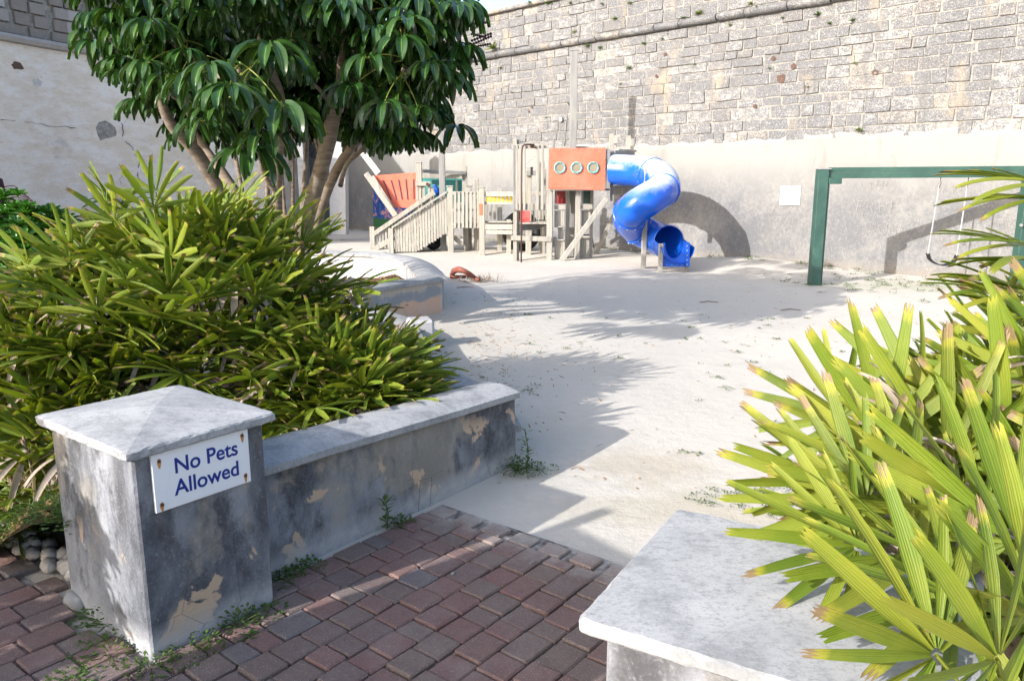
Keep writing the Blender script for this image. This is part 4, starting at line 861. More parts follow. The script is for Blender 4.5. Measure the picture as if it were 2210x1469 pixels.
# ------------------------------------------------------------------ round-leaved shrubs
def rosette(seed):
    r = random.Random(seed); g = G(); n = 11
    for k in range(n):
        a = k*2.4; e = .15+.9*k/n; d = Vector((math.cos(a)*math.cos(e), math.sin(a)*math.cos(e), math.sin(e)))
        leaflet(g, d*.008, d, (0, 0, 1) if e < 1.2 else (1, 0, 0), r.uniform(.075, .105)*(1-.35*k/n), .040, .35, r, prof='obo', nt=5, na=4, twist=r.uniform(-.2, .2))
    return g
RO = [rosette(s) for s in range(5)]; ROM = [(mesh('leaf_rosette', q, M['shrub'], smooth=True), q) for q in RO]
def shrub(name, label, C, rad_, n, seed, nshow=290, keep=None):
    r = random.Random(seed); C = Vector(C); t = thing(name, label, 'shrub', (C.x, C.y, 0)); P = []
    while len(P) < n:
        d = Vector((r.gauss(0, 1), r.gauss(0, 1), r.gauss(.3, 1))).normalized(); q = r.uniform(.72, 1.02)*(1+.12*math.sin(d.x*7+seed)*math.sin(d.z*6+d.y*5)); p = C+Vector((d.x*rad_[0], d.y*rad_[1], d.z*rad_[2]))*q
        if p.z > .05 and (not keep or keep(p)): P.append((p, d))
    P.sort(key=lambda q: q[0].length); st = G()
    for i, (p, d) in enumerate(P):
        z = (d+Vector((0, 0, .7))).normalized(); m = Vector((0, 0, 1)).rotation_difference(z).to_matrix().to_4x4() @ Matrix.Rotation(r.uniform(0, 6), 4, 'Z') @ Matrix.Scale(r.uniform(.9, 1.35), 4); m.translation = p
        if i < nshow: inst('leaf_cluster', r.choice(ROM)[0], t, m)
        else: st.addg(r.choice(RO), m)
    if st.v: o = obj('inner_leaf_clusters', st, M['shrub'], t, True); o['kind'] = 'stuff'
    g = G()
    for k in range(24):
        a = r.uniform(0, 6.28); e = r.uniform(.3, 1.4); d = Vector((math.cos(a)*math.cos(e)*rad_[0], math.sin(a)*math.cos(e)*rad_[1], math.sin(e)*rad_[2]))*.9; b = Vector((C.x, C.y, 0)); g.tube([b, b.lerp(C+d, .5)+Vector((0, 0, -.05)), C+d], [.016, .011, .005], 5)
    o = obj('stems', g, M['cane'], t, True); o['kind'] = 'stuff'; return t
shrub('round_leaf_shrub', 'glossy dark green shrub with round leaves at the left edge behind the palm bush', (-4.15, 6.3, .42), (1.25, .9, 1.00), 760, 3)
shrub('round_leaf_shrub', 'low glossy green shrub under the withered palm leaves at the far left', (-3.45, 4.7, .15), (.7, .6, .60), 280, 4, 280)
shrub('round_leaf_shrub', 'unseen round leaved shrub, added to shade the pier foot and the bricks', (-3.12, 1.60, .48), (.46, .46, .98), 330, 5, 290)  # out of view, added so its shadow falls on pier and bricks
# spiky cycad and dark trunk by the bastion
cy = thing('cycad', 'small dark cycad with feathery fronds by the bastion wall', 'plant', at(262, 440, 12.5) - Vector((0, 0, .5)))
for k in range(13):
    r = random.Random(k); g = G(); a = k*.52; b = at(262, 440, 12.5); d = Vector((math.cos(a), math.sin(a)*.6, r.uniform(.3, .9))).normalized(); pp = []; p = b.copy()
    for q in range(9): pp.append(p.copy()); d = (d+Vector((0, 0, -.14))).normalized(); p = p+d*.075
    g.tube(pp, .008, 4, False)
    for q in range(1, 9):
        dd = (pp[q]-pp[q-1]).normalized(); s_ = dd.cross(Vector((0, 0, 1))).normalized()
        for sg_ in (-1, 1):
            for h in (0, .5):
                c = pp[q-1].lerp(pp[q], h); e = c+(s_*sg_+dd*.7).normalized()*.14*math.sin(.4+q*.27); g.add([c-dd*.006, c+dd*.006, e], [(0, 1, 2)], [(0, 0), (1, 0), (.5, 1)])
    obj('frond', g, M['umb'], cy)
g = G(); b = at(4, 470, 10.5); g.tube([Vector((b.x-.1, b.y, 0)), b, at(-4, 400, 10.5), at(0, 385, 10.5)], [.12, .10, .07, .03], 9); o = obj('tree_stump', g, M['spike'], None, True); tag(o, 'dark leaning stump at the far left edge above the glossy shrub', 'stump')
for k in range(6):
    g = G(); a = at(2+k*2, 405+k*6, 10.5); g.tube(smoothpath([a, a+Vector((.18, 0, .02)), a+Vector((.32+.03*k, 0, -.10))], 3), .006, 4); obj('dead_twig', g, M['spike'], o)
# ------------------------------------------------------------------ weeds, grass, litter
def weed(p, n, R_, seed, h=.05, ls=.02):
    r = random.Random(seed); g = G()
    for k in range(n):
        a = r.uniform(0, 6.283); q = R_*r.random()**.6; c = Vector(p)+Vector((q*math.cos(a), q*math.sin(a), r.uniform(.004, h)*(1-.5*q/R_))); 
        if k % 6 == 0: g.tube([Vector(p)+Vector((0, 0, .003)), Vector(p).lerp(c, .5)+Vector((0, 0, .01)), c], .0015, 3, False)
        d = Vector((math.cos(a+r.uniform(-1, 1)), math.sin(a+r.uniform(-1, 1)), r.uniform(-.1, .7))).normalized(); s_ = d.cross(Vector((0, 0, 1))).normalized()*ls*.35; l = ls*r.uniform(.7, 1.3)
        g.add([c, c+d*l*.5-s_, c+d*l, c+d*l*.5+s_], [(0, 1, 2, 3)], [(.5, 0), (0, .5), (.5, .6), (1, .5)])
    return g
wl_ = [(UV(-.03, .03), 90, .09, .05, 'bushy weed at the front corner of the signed pier'), (UV(.10, .06), 160, .11, .07, 'leafy weed along the pier foot below the sign'), (UV(.30, .05), 120, .08, .09, 'upright sprig at the pier foot right of the sign'), (UV(.42, .05), 90, .07, .04, 'small weed near the right corner of the pier foot'),
       (UV(.60, -.12), 170, .10, .05, 'dark creeping weed where the pier meets the planter wall'), (UV(.72, -.12), 120, .09, .05, 'creeping weed along the planter wall next to the pier'), (UV(1.27, -.12), 120, .07, .05, 'weed tuft at the middle of the planter wall foot'), (UV(2.16, -.10), 260, .12, .09, 'bright weed at the end of the planter wall'), (UV(2.24, -.02), 90, .12, .04, 'flat weed on the sand at the planter wall end'),
       (Vector((-1.47, 2.60, 0)), 200, .13, .10, 'taller weed against the left face of the pier'), (Vector((-1.38, 2.42, 0)), 160, .13, .05, 'dark weed on the bricks left of the pier'), (UV(.28, .14), 60, .04, .02, 'tiny plant growing between two bricks'), (UV(.13, .20), 60, .05, .02, 'tiny plant in the brick joint nearer the camera'), (UV(-.22, -.08), 120, .10, .04, 'weed on the bricks below the pier corner')]
for k, (p, n, R_, h, lb) in enumerate(wl_): o = obj('weed', weed(p, n, R_, k, h, .018), M['weed'], None, True); tag(o, lb, 'weed')
# tall sprigs
for k, (p, h, lb) in enumerate([(UV(1.2, -.13), .16, 'thin feathery seedling against the planter wall'), (UV(2.2, -.06), .24, 'tall thin weed stem at the planter wall end'), (Vector((-1.50, 2.66, 0)), .24, 'tall leafy weed at the left foot of the pier')]):
    r = random.Random(k+70); g = G(); g.tube([p, p+Vector((.01, 0, h*.5)), p+Vector((-.01, .02, h))], .0025, 4, False)
    for q in range(34):
        t = r.uniform(.25, 1); c = p+Vector((0, 0, h*t)); a = r.uniform(0, 6.28); d = Vector((math.cos(a), math.sin(a), .35)).normalized(); s_ = Vector((-d.y, d.x, 0))*.006; l = r.uniform(.03, .06); g.add([c, c+d*l*.5-s_, c+d*l, c+d*l*.5+s_], [(0, 1, 2, 3)], [(.5, 0), (0, .5), (.5, .6), (1, .5)])
    o = obj('weed_sprig', g, M['weed'], None, True); tag(o, lb, 'weed')
RG = random.Random(77)
def blades(n, fn, L, wd, seed):
    r = random.Random(seed); g = G()
    for k in range(n):
        p = fn(r); a = r.uniform(0, 6.28); e = r.uniform(.2, 1.4); l = L*r.uniform(.5, 1.3); d = Vector((math.cos(a)*math.cos(e), math.sin(a)*math.cos(e), math.sin(e))); s_ = Vector((-d.y, d.x, 0)).normalized()*wd
        m = p+d*l*.6; t = p+d*l+Vector((d.x, d.y, -.5))*l*.25; g.add([p-s_, p+s_, m+s_*.8, m-s_*.8, t], [(0, 1, 2, 3), (3, 2, 4)], [(0, 0), (1, 0), (1, .5), (0, .5), (.5, .7)])
    return g
def bedp_(r):
    while 1:
        x, y = r.uniform(-3.9, -1.55), r.uniform(2.7, 4.1)
        if y > 2.75-.55*(x+1.70)+.0 and y < 4.2+.3*(x+2) : return Vector((x, y, soilz(x, y)))
g = blades(2600, bedp_, .075, .0035, 1); o = obj('bed_grass', g, M['grass']); tag(o, 'short green grass and weeds in the bed left of the pier', 'grass'); o['kind'] = 'stuff'
g = G()
for k in range(70): p = bedp_(RG); q = weed(p, 60, .13, k, .05, .022); g.add(q.v, q.f, q.uv)
o = obj('bed_weeds', g, M['weed'], None, True); tag(o, 'low creeping weeds carpeting the bed left of the pier', 'weeds'); o['kind'] = 'stuff'
g = G()
for k in range(150):
    x, y = RG.uniform(-1.0, 6), RG.uniform(4.4, 9.5)
    if RG.random() < .5 and not (x < 3): continue
    q = weed(Vector((x, y, sandz(x, y)+.004)), RG.choice([5, 9, 16]), RG.uniform(.02, .06), k, .012, .02); g.add(q.v, q.f, q.uv)
for k in range(260):
    x = RG.uniform(4.3, 9.8); y = 12.3+RG.gauss(0, .8); 
    if (Vector((x, y, 0))-W0).dot(N_) < .15: continue
    q = weed(Vector((x, y, sandz(x, y)+.002)), 12, RG.uniform(.04, .12), k, .02, .025); g.add(q.v, q.f, q.uv)
for k in range(90):
    s = RG.uniform(1, 18); p = WP(s, 0, RG.uniform(.08, .5)); p.z = sandz(p.x, p.y); q = weed(p, 22, RG.uniform(.05, .14), k, .06, .03); g.add(q.v, q.f, q.uv)
for k in range(26):
    x, y = 1.25+RG.gauss(0, .18), 3.75+RG.gauss(0, .13); q = weed(Vector((x, y, .002)), 12, .04, k, .012, .014); g.add(q.v, q.f, q.uv)
o = obj('sand_weeds', g, M['weed'], None, True); tag(o, 'sparse tiny green weeds dotted over the sand', 'weeds'); o['kind'] = 'stuff'
g = G()
for k in range(800):
    x, y = RG.uniform(-.8, 5.5), RG.uniform(3.9, 13.5)
    if k % 2: x, y = -.45+abs(RG.gauss(0, .5)), RG.uniform(3.9, 10.8)
    a = RG.uniform(0, 3.14); l = RG.choice([.008, .014, .02, .04]); p = Vector((x, y, sandz(x, y)+.004)); d = Vector((math.cos(a), math.sin(a), .2))*l; s_ = Vector((-math.sin(a), math.cos(a), 0))*.004; g.add([p-d, p-s_+Vector((0, 0, .004)), p+d, p+s_], [(0, 1, 2, 3)])
o = obj('sand_litter', g, M['dirt']); tag(o, 'scattered specks of dead leaf and twig on the sand', 'litter'); o['kind'] = 'stuff'
g = G()
for k in range(1500):
    x, y = (RG.uniform(-2.9, -1.2), RG.uniform(8.8, 12.6)) if k < 900 else (lambda p: (p.x, p.y))(bedp_(RG))
    if not inside(x, y): continue
    a = RG.uniform(0, 6.28); l = RG.uniform(.02, .05); p = Vector((x, y, soilz(x, y)+RG.uniform(.005, .03))); d = Vector((math.cos(a), math.sin(a), RG.uniform(-.4, .6)))*l; s_ = Vector((-math.sin(a), math.cos(a), RG.uniform(-.4, .4)))*l*.4; g.add([p-d, p-s_, p+d, p+s_], [(0, 1, 2, 3)])
o = obj('leaf_litter', g, M['dirt']); tag(o, 'brown fallen leaves on the soil inside the planters', 'leaf litter'); o['kind'] = 'stuff'
# fallen sheath and frayed frond end on the sand
g = G(); z0 = sandz(-.8, 13.3); pp = [gz(x, y, z0+dz) for x, y, dz in [(974, 596, .02), (980, 585, .14), (992, 582, .2), (1008, 588, .16), (1022, 597, .08), (1034, 605, .03)]]; g.tube(smoothpath(pp, 4), [.03, .035, .04, .045, .05, .05, .05, .05, .05, .05, .045, .045, .04, .04, .04, .035, .03, .03, .03, .03, .03][:21], 8)
lg = obj('fallen_palm_stem', g, M['deadwood'], None, True); tag(lg, 'arched red brown fallen palm stem lying on the sand near the far planter', 'dead branch')
g = G(); g.tube([gz(972, 597, z0+.03), gz(990, 597, z0+.03), gz(1012, 596, z0+.02), gz(1026, 599, z0+.03)], .028, 7); obj('lower_stem', g, M['deadwood'], lg, True)
g = blades(120, lambda r: Vector((-.52+r.gauss(0, .16), 12.55+r.gauss(0, .12), .0)), .16, .006, 9); o = obj('frayed_frond', g, M['palmdry']); tag(o, 'frayed dry palm fibres on the sand beside the fallen stem', 'dead frond')
for k, (x, y, lb) in enumerate([(1685, 668, 'small twig on the sand right of the trunk shadows'), (1510, 650, 'thin stick lying on the shaded sand'), (985, 625, 'short brown stick beside the far planter')]):
    p = gz(x, y, .0); p.z = sandz(p.x, p.y)+.008; g = G(); g.tube([p, p+Vector((.12, .03, .012)), p+Vector((.26, .02, .0))], [.006, .007, .004], 5); o = obj('twig', g, M['cane'], None, True); tag(o, lb, 'twig')
for k, (u, v, lb) in enumerate([(1.05, .42, 'tiny white pebble on the bricks'), (1.32, .62, 'scrap of white paper on the bricks near the blue brick')]):
    g = G(); g.box(UV(u, v, .022), (.03, .009, .006) if k else (.016, .012, .01), Matrix.Rotation(.9, 3, 'Z'), .002); o = obj('pebble' if not k else 'paper_scrap', g, M['chalk']); tag(o, lb, 'pebble' if not k else 'paper')
# ------------------------------------------------------------------ wooden play ship
RB = random.Random(31)
ps = thing('wooden_play_ship', 'weathered grey timber play ship with stairs, bridge, tower, orange red panels and a mast', 'play structure', (0.0, 16.6, 0))
def bd(name, p, q, w_, t_=.045, m='wood', side=None, parent=None, bev=.005): return obj(name, G().board(p, q, w_, t_, side, bev), M[m], parent or ps)
def vpost(name, f, x, ytop, Y, w_=.1, m='wood', ybot=None, t_=None, cap_=True):
    a = f(x, ytop, Y); b = Vector((a.x, Y, -.06)) if ybot is None else Vector((a.x, Y, f(x, ybot, Y).z)); o = bd(name, b, a, w_, t_ or w_, m)
    return o
# --- stairs (nearer fence Y 17.5, farther 18.3)
def stairfence(Y, x0, y0, x1, y1, drop, ground, n, post_y, w_=.055, name='stair_slat'):
    for k in range(n):
        t = (k+.6)/n; x = x0+(x1-x0)*t; yt = y0+(y1-y0)*t+RB.uniform(-4, 6); yb = min(ground, yt+drop)
        a, b = A(x, yt, Y), A(x, yb, Y); bd(name, Vector((a.x, Y, b.z)), a, w_*RB.uniform(.9, 1.05), .022)
stairfence(17.5, 440, 990, 1000, 640, 400, 1243, 19, 0)
bd('handrail', A(425, 985, 17.46), A(1005, 606, 17.46), .04, .09)
bd('stringer', A(640, 1225, 17.56), A(1020, 985, 17.56), .10, .04)
bd('lower_rail', A(430, 1110, 17.53), A(1010, 745, 17.53), .07, .035)
stairfence(18.35, 240, 1070, 860, 640, 230, 1225, 19, 0, .045)
bd('handrail', A(222, 1058, 18.3), A(872, 612, 18.3), .10, .05)
bd('stringer', A(236, 1212, 18.3), A(640, 985, 18.3), .12, .05)
for k in range(9):                                     # treads between the two stringers
    t = k/9; a = A(455+t*520, 1225-t*330, 17.6); bd('tread', Vector((a.x, 17.6, a.z)), Vector((a.x-.06, 18.28, a.z)), .22, .035, side=(0, 0, 1))
for x, yt, Y, w_ in [(212, 975, 18.35, .11), (408, 992, 17.5, .11), (1036, 560, 17.5, .125), (1370, 568, 17.0, .12), (1236, 550, 18.2, .10), (1308, 470, 18.2, .11), (706, 305, 18.55, .13), (1190, 335, 19.2, .11), (845, 560, 18.5, .1), (1205, 600, 17.9, .10), (1312, 610, 17.9, .10), (1560, 565, 17.8, .11), (1657, 900, 17.1, .10)]:
    vpost('post', A, x, yt, Y, w_)
for x, yt, Y in [(706, 303, 18.55), (1036, 556, 17.5), (1370, 566, 17.0), (1236, 548, 18.2)]:
    a = A(x, yt, Y); obj('post_cap', G().box(a+Vector((0, 0, .012)), (.15, .15, .03), None, .008), M['wood'], ps)
obj('painted_patch', G().board(A(1362, 855, 16.935), A(1360, 735, 16.935), .075, .004), M['orange'], ps)
# landing fence
for x in (1088, 1130, 1172, 1213, 1256, 1298, 1335): bd('fence_slat', A(x, 992+RB.uniform(-4, 4), 17.2), A(x, 606, 17.2), .058, .022)
bd('rail', A(1062, 622, 17.25), A(1345, 618, 17.25), .07, .04); bd('rail', A(1062, 965, 17.25), A(1345, 965, 17.25), .11, .05); bd('rail', A(1062, 800, 17.25), A(1345, 800, 17.25), .05, .03)
for k in range(6): bd('deck_board', A(1060, 975, 17.3+.17*k)+Vector((0, 0, .02)), A(1690, 940, 17.3+.17*k)+Vector((0, 0, .02)), .15, .035, side=(0, 0, 1))
bd('brace', A(1075, 1085, 17.6), A(1165, 1168, 17.6), .10, .04); bd('chain_beam', A(1110, 1105, 18.5), A(1300, 1065, 18.6), .02, .02, 'steel')
# bridge with yellow slats
bd('rail', A(1400, 632, 17.0), A(1712, 632, 16.8), .10, .045); bd('rail', A(1400, 728, 17.02), A(1712, 728, 16.82), .05, .04)
for k in range(7): x = 1428+k*42; bd('yellow_slat', A(x, 716, 17.0), A(x, 657, 17.0), .062, .02, 'yellow')
for k in range(4): x = 1415+k*46; bd('fence_slat', A(x, 900, 17.9), A(x, 742, 17.9), .06, .022)
bd('beam', A(1405, 978, 16.98), A(1700, 980, 16.8), .115, .05); bd('beam', A(1405, 1032, 16.99), A(1700, 1038, 16.81), .085, .05)
for k in range(6): bd('deck_board', A(1405, 925, 17.1+.17*k), A(1700, 925, 17.0+.17*k), .15, .035, side=(0, 0, 1))
# --- bow with orange panel
pl_ = [A(232, 436, 18.6), A(676, 402, 18.6), A(690, 776, 18.6), A(440, 776, 18.6)]
bow = obj('bow_panel', G().prism(pl_, (0, .03, 0)), M['orange'], ps)
for a, b in (((330, 488), (414, 692)), ((411, 485), (470, 692)), ((490, 478), (529, 690)), ((567, 474), (588, 690)), ((649, 470), (652, 688))): obj('slot', G().board(A(*a, 18.588), A(*b, 18.588), .022, .008, None, .002), M['slot'], bow)
for x, y in [(320, 442), (372, 440), (423, 438), (492, 433), (530, 430), (583, 426), (640, 423), (478, 556), (478, 638), (483, 702), (452, 755), (480, 755), (507, 755), (542, 755)]: obj('bolt', G().tube([A(x, y, 18.60), A(x, y, 18.585)], .009, 8), M['chalk'], bow)
bd('bow_timber', A(150, 412, 18.5), A(462, 862, 18.4), .13, .11); bd('bow_strip', A(215, 440, 18.44), A(430, 780, 18.42), .07, .04)
bd('bow_timber', A(120, 200, 20.2), A(290, 425, 19.6), .16, .11)
bd('beam', A(665, 385, 18.7), A(1200, 408, 19.1), .075, .06, 'greywood'); bd('roof_rail', A(735, 442, 19.1), A(1165, 448, 19.1), .10, .05)
bd('rail', A(668, 522, 18.4), A(832, 522, 18.4), .10, .05)
for x, yb in ((720, 700), (757, 680), (815, 640), (690, 700)): bd('fence_slat', A(x, yb, 18.45), A(x, 545, 18.45), .06, .022)
obj('bolt', G().tube([A(795, 527, 18.37), A(795, 527, 18.34)], .035, 10), M['rust'], ps)
tp = [A(740, 463, 19.3), A(1162, 463, 19.3), A(1162, 720, 19.3), A(740, 760, 19.3)]
tpo = obj('cabin_panel', G().prism(tp, (0, .03, 0)), M['teal'], ps)
obj('painted_wave', G().tube(smoothpath([A(865, 530, 19.29), A(880, 570, 19.285), A(895, 610, 19.285), A(905, 650, 19.29)], 3), [.01, .04, .05, .06, .07, .07, .06, .05, .03, .02], 6), M['slide'], tpo)
bd('fence_slat', A(1105, 620, 19.2), A(1105, 480, 19.2), .05, .03)
a = A(955, 560, 17.9); bd('mast', Vector((a.x, 17.9, -.05)), Vector((a.x, 17.9, 3.4)), .13, .13, 'greywood')
# --- tower
for x, Y, yt, yb, w_ in [(150, 15.95, 45, None, .075), (505, 15.95, 545, None, .11), (290, 16.9, 340, None, .12), (440, 17.1, 355, None, .11), (522, 15.99, 560, None, .06), (690, 16.3, 560, None, .075), (795, 16.0, 560, None, .10), (936, 16.3, 560, None, .065), (730, 17.1, 560, 775, .06), (180, 16.05, 780, None, .05)]:
    vpost('post', B, x, yt, Y, w_, ybot=yb)
for x, w_ in ((138, .045), (167, .05), (204, .06), (246, .05), (382, .06), (432, .055)): vpost('tower_slat', B, x, 108, 15.88, w_, 'wood' if x != 138 else 'greywood', 775, .03)
for x, ytop in ((180, 45), (545, 50), (320, 335), (1060, 150)): vpost('post', B, x, ytop, 16.1 if x > 200 else 16.0, .05, 'greywood', 150 if x != 320 else 420)
bd('top_rail', B(115, 128, 15.93), B(490, 118, 15.93), .085, .05); bd('cross_beam', B(178, 742, 15.93), B(492, 745, 15.93), .125, .05); bd('cross_beam', B(110, 1058, 15.9), B(522, 1072, 15.9), .10, .06)
bd('cross_beam', B(190, 955, 16.0), B(400, 940, 16.6), .12, .05, 'greywood'); bd('cross_beam', B(390, 930, 16.6), B(485, 905, 16.6), .10, .05, 'greywood'); bd('cross_beam', B(262, 400, 16.8), B(360, 395, 16.8), .10, .05, 'greywood')
bd('cross_beam', B(310, 605, 16.6), B(490, 605, 16.6), .08, .05); bd('cross_beam', B(300, 905, 16.7), B(480, 900, 16.7), .05, .05)
for k in range(4): bd('deck_board', B(180, 908, 16.05+.18*k)+Vector((0, 0, 0)), B(490, 908, 16.05+.18*k), .16, .035, side=(0, 0, 1))
for x in (340, 372, 402, 432, 470): bd('fence_slat', B(x, 895, 16.9), B(x, 780, 16.9), .045, .02)
obj('red_panel', G().prism([B(200, 782, 16.6), B(305, 782, 16.6), B(305, 912, 16.6), B(200, 912, 16.6)], (0, .03, 0)), M['maroon'], ps)
bd('yellow_slat', B(257, 720, 16.2), B(257, 585, 16.2), .022, .02, 'yellow')
g = G(); pp = [Vector((B(213, 1305, 15.7).x, 15.7, -.03)), B(214, 700, 15.7), B(218, 200, 15.7), B(222, 135, 15.7), B(240, 110, 15.72), B(280, 104, 15.76), B(345, 108, 15.85)]; g.tube(pp, .016, 8); obj('fire_pole', g, M['rust'], ps, True)
obj('pole_bracket', G().board(B(300, 118, 15.86), B(365, 133, 15.86), .05, .05), M['rust'], ps)
cab = obj('cabin_front_panel', G().prism([B(497, 142, 15.78), B(1079, 140, 15.78), B(1068, 570, 15.78), B(487, 556, 15.78)], (0, .03, 0)), M['orange'], ps)
for x in (608, 780, 950):
    c = B(x, 342, 15.77)
    g = G(); n = 24; vs = []; 
    for (r_, dy) in ((.118, .012), (.118, -.012), (.106, -.020), (.092, -.020), (.082, -.010), (.082, .010)):
        for k in range(n): vs.append(c+Vector((math.cos(6.283*k/n)*r_, dy, math.sin(6.283*k/n)*r_)))
    g.add(vs, [(a*n+k, a*n+(k+1) % n, (a+1)*n+(k+1) % n, (a+1)*n+k) for a in range(5) for k in range(n)]); obj('porthole_ring', g, M['tealring'], cab, True)
    g = G(); g.tube([c+Vector((0, .006, 0)), c+Vector((0, -.004, 0))], .083, 24); obj('porthole_glass', g, M['porthole'], cab)
    for k in range(8): a = 6.283*(k+.5)/8; q = c+Vector((math.cos(a)*.1, -.018, math.sin(a)*.1)); obj('ring_bolt', G().tube([q, q+Vector((0, -.008, 0))], .006, 6), M['rust'], cab)
for x, y in [(528, 155), (605, 155), (724, 158), (835, 157), (953, 157), (1037, 158), (1065, 252), (1062, 352), (1058, 456), (1052, 560), (942, 538), (826, 534), (714, 532), (600, 530), (516, 528), (508, 228), (504, 330), (500, 430)]: obj('bolt', G().tube([B(x, y, 15.785), B(x, y, 15.765)], .011, 8), M['chalk'], cab)
# cabin side, top and rear so the tower has depth
bd('cabin_side_board', B(1098, 640, 15.83), B(1100, 150, 15.83), .09, .05, 'greywood'); bd('cabin_side_board', B(1133, 685, 15.95), B(1136, 165, 15.95), .05, .05, 'greywood'); bd('cabin_side_board', B(1118, 600, 16.1), B(1120, 150, 16.1), .06, .05, 'wood')
vpost('post', B, 1138, -5, 16.0, .09, 'wood', 640); vpost('post', B, 1312, 15, 16.7, .085, 'wood', 640)
for x, y0, y1, Y in ((1178, 12, 98, 15.95), (1350, 45, 122, 16.65), (1162, 100, 150, 16.0)): bd('top_block', B(x, y1, Y), B(x, y0, Y), .085, .08)
bd('lintel', B(1160, 185, 15.95), B(1362, 202, 16.3), .085, .07, 'greywood'); bd('lintel', B(1165, 160, 16.4), B(1350, 172, 16.6), .04, .3, 'wood')
for k in range(5): bd('deck_board', B(500, 572, 15.9+.2*k)+Vector((0, 0, .015)), B(1120, 572, 15.9+.2*k)+Vector((0, 0, .015)), .19, .04, side=(0, 0, 1))
bd('platform_beam', B(1140, 575, 16.5), B(1335, 580, 16.6), .17, .06); bd('platform_beam', B(1150, 535, 16.4), B(1330, 540, 16.5), .05, .4, 'greywood'); bd('platform_beam', B(1270, 640, 16.55), B(1275, 520, 16.55), .07, .06)
bd('cabin_rear_board', B(500, 300, 16.85), B(1100, 300, 16.85), .70, .03, 'wood')
bd('cabin_roof_board', B(500, 150, 15.95)+Vector((0, .35, 0)), B(1090, 150, 15.95)+Vector((0, .35, 0)), .7, .03, side=(0, 0, 1)) if False else None
# lower tower panels made of boards
def clad(x0, x1, y0, y1, Y, n, slope=0):
    for k in range(n): x = x0+(x1-x0)*(k+.5)/n; bd('cladding_board', B(x, y1-slope*k, Y), B(x, y0, Y), (x1-x0)/n/512*.96, .02)
clad(552, 656, 780, 938, 16.05, 5, -0); clad(552, 660, 1078, 1285, 16.05, 5, 4); clad(828, 925, 775, 930, 16.1, 5); clad(800, 912, 1052, 1268, 16.08, 5, 3)
for x0, x1, y in ((552, 668, 745), (818, 942, 742), (552, 652, 1080), (800, 912, 1052), (552, 640, 945)): bd('rail', B(x0, y, 16.02), B(x1, y, 16.02), .09 if y < 800 else .03, .04)
obj('corner_block', G().prism([B(590, 940, 16.1), B(630, 940, 16.1), B(660, 1075, 16.1), B(590, 1075, 16.1)], (0, .04, 0)), M['wood'], ps)
obj('red_panel', G().prism([B(577, 568, 16.35), B(668, 568, 16.35), B(668, 712, 16.35), B(577, 712, 16.35)], (0, .03, 0)), M['maroon'], ps)
obj('green_panel', G().prism([B(850, 574, 16.4), B(946, 574, 16.4), B(946, 710, 16.4), B(850, 710, 16.4)], (0, .03, 0)), M['dgreen'], ps)
for x in (565, 838): bd('post', B(x, 712, 16.2), B(x, 565, 16.2), .045, .04)
for k, (y, x0, x1) in enumerate([(795, 680, 770), (828, 680, 765), (872, 722, 768), (930, 678, 748), (985, 735, 765), (1025, 678, 770), (930, 825, 850), (1028, 845, 938)]): bd('net_rung', B(x0, y, 17.0), B(x1, y, 17.0), .025, .035, 'slot' if k != 0 else 'greywood')
for a, b in (((720, 870), (745, 1000)), ((745, 1000), (705, 1120)), ((680, 1040), (705, 1120)), ((940, 1050), (960, 1180)), ((735, 1000), (760, 1180))): obj('net_rope', G().tube([B(*a, 16.9), B(*b, 16.9)], .009, 5), M['black'], ps)
a_, b_ = B(1085, 655, 15.85), B(612, 1292, 15.7); bd('diagonal_brace', Vector((b_.x, b_.y, -.03)), a_, .10, .09); bd('diagonal_brace', Vector((B(965, 1245, 16.9).x, 16.9, -.02)), B(1262, 615, 16.7), .09, .09)
a = B(740, 100, 16.7); bd('mast', Vector((a.x, 16.7, .0)), Vector((a.x, 16.7, at(1240, 110, 16.7).z)), .14, .14, 'greywood'); obj('mast_cap', G().box((a.x, 16.7, at(1240, 110, 16.7).z+.01), (.17, .17, .025), None, .008), M['steel'], ps)
a, b = at(1247, 122, 16.62), at(1275, 185, 17.2); obj('stay_wire', G().tube([a, b, wallpt(1300, 250, .05)], .004, 4), M['steel'], ps)
obj('brace', G().board(B(265, 300, 16.4), B(360, 212, 16.4), .012, .01), M['steel'], ps)
# tube slide
sl = obj('tube_slide', G().tube([(2.42, 15.42, 1.0), (2.42, 15.42, 1.01)], .001, 4), M['slide'], ps)
bpy.data.objects.remove(sl)
sl = bpy.data.objects.new('tube_slide', None); COL.objects.link(sl); sl.parent = ps; ORI[sl.name] = Vector((2.5, 14.6, 0)); sl.location = ORI[sl.name]-ORI[ps.name]; sl['label'] = 'bright blue spiral tube slide, its upper bend whitened by bleaching and painted gloss'
ctrl = [B(1150, 362, 15.95), B(1340, 372, 15.75), B(1500, 392, 15.45), B(1625, 445, 15.0), B(1672, 535, 14.55), B(1610, 610, 14.2), B(1470, 690, 14.0), B(1350, 775, 14.1), B(1318, 865, 14.45), B(1395, 955, 14.75), B(1530, 1030, 14.75), B(1640, 1080, 14.5), B(1722, 1105, 14.2)]
SP = smoothpath(ctrl, 8); TR = .298
cuts = [0, 19, 35, 59, 73, len(SP)-1]
for a, b in zip(cuts, cuts[1:]):
    g = G(); g.tube(SP[a:b+1], [TR]*(b-a+1), 36, False)
    if b == len(SP)-1 or True: pass
    o = obj('tube_section', g, M['slide'], sl, True)
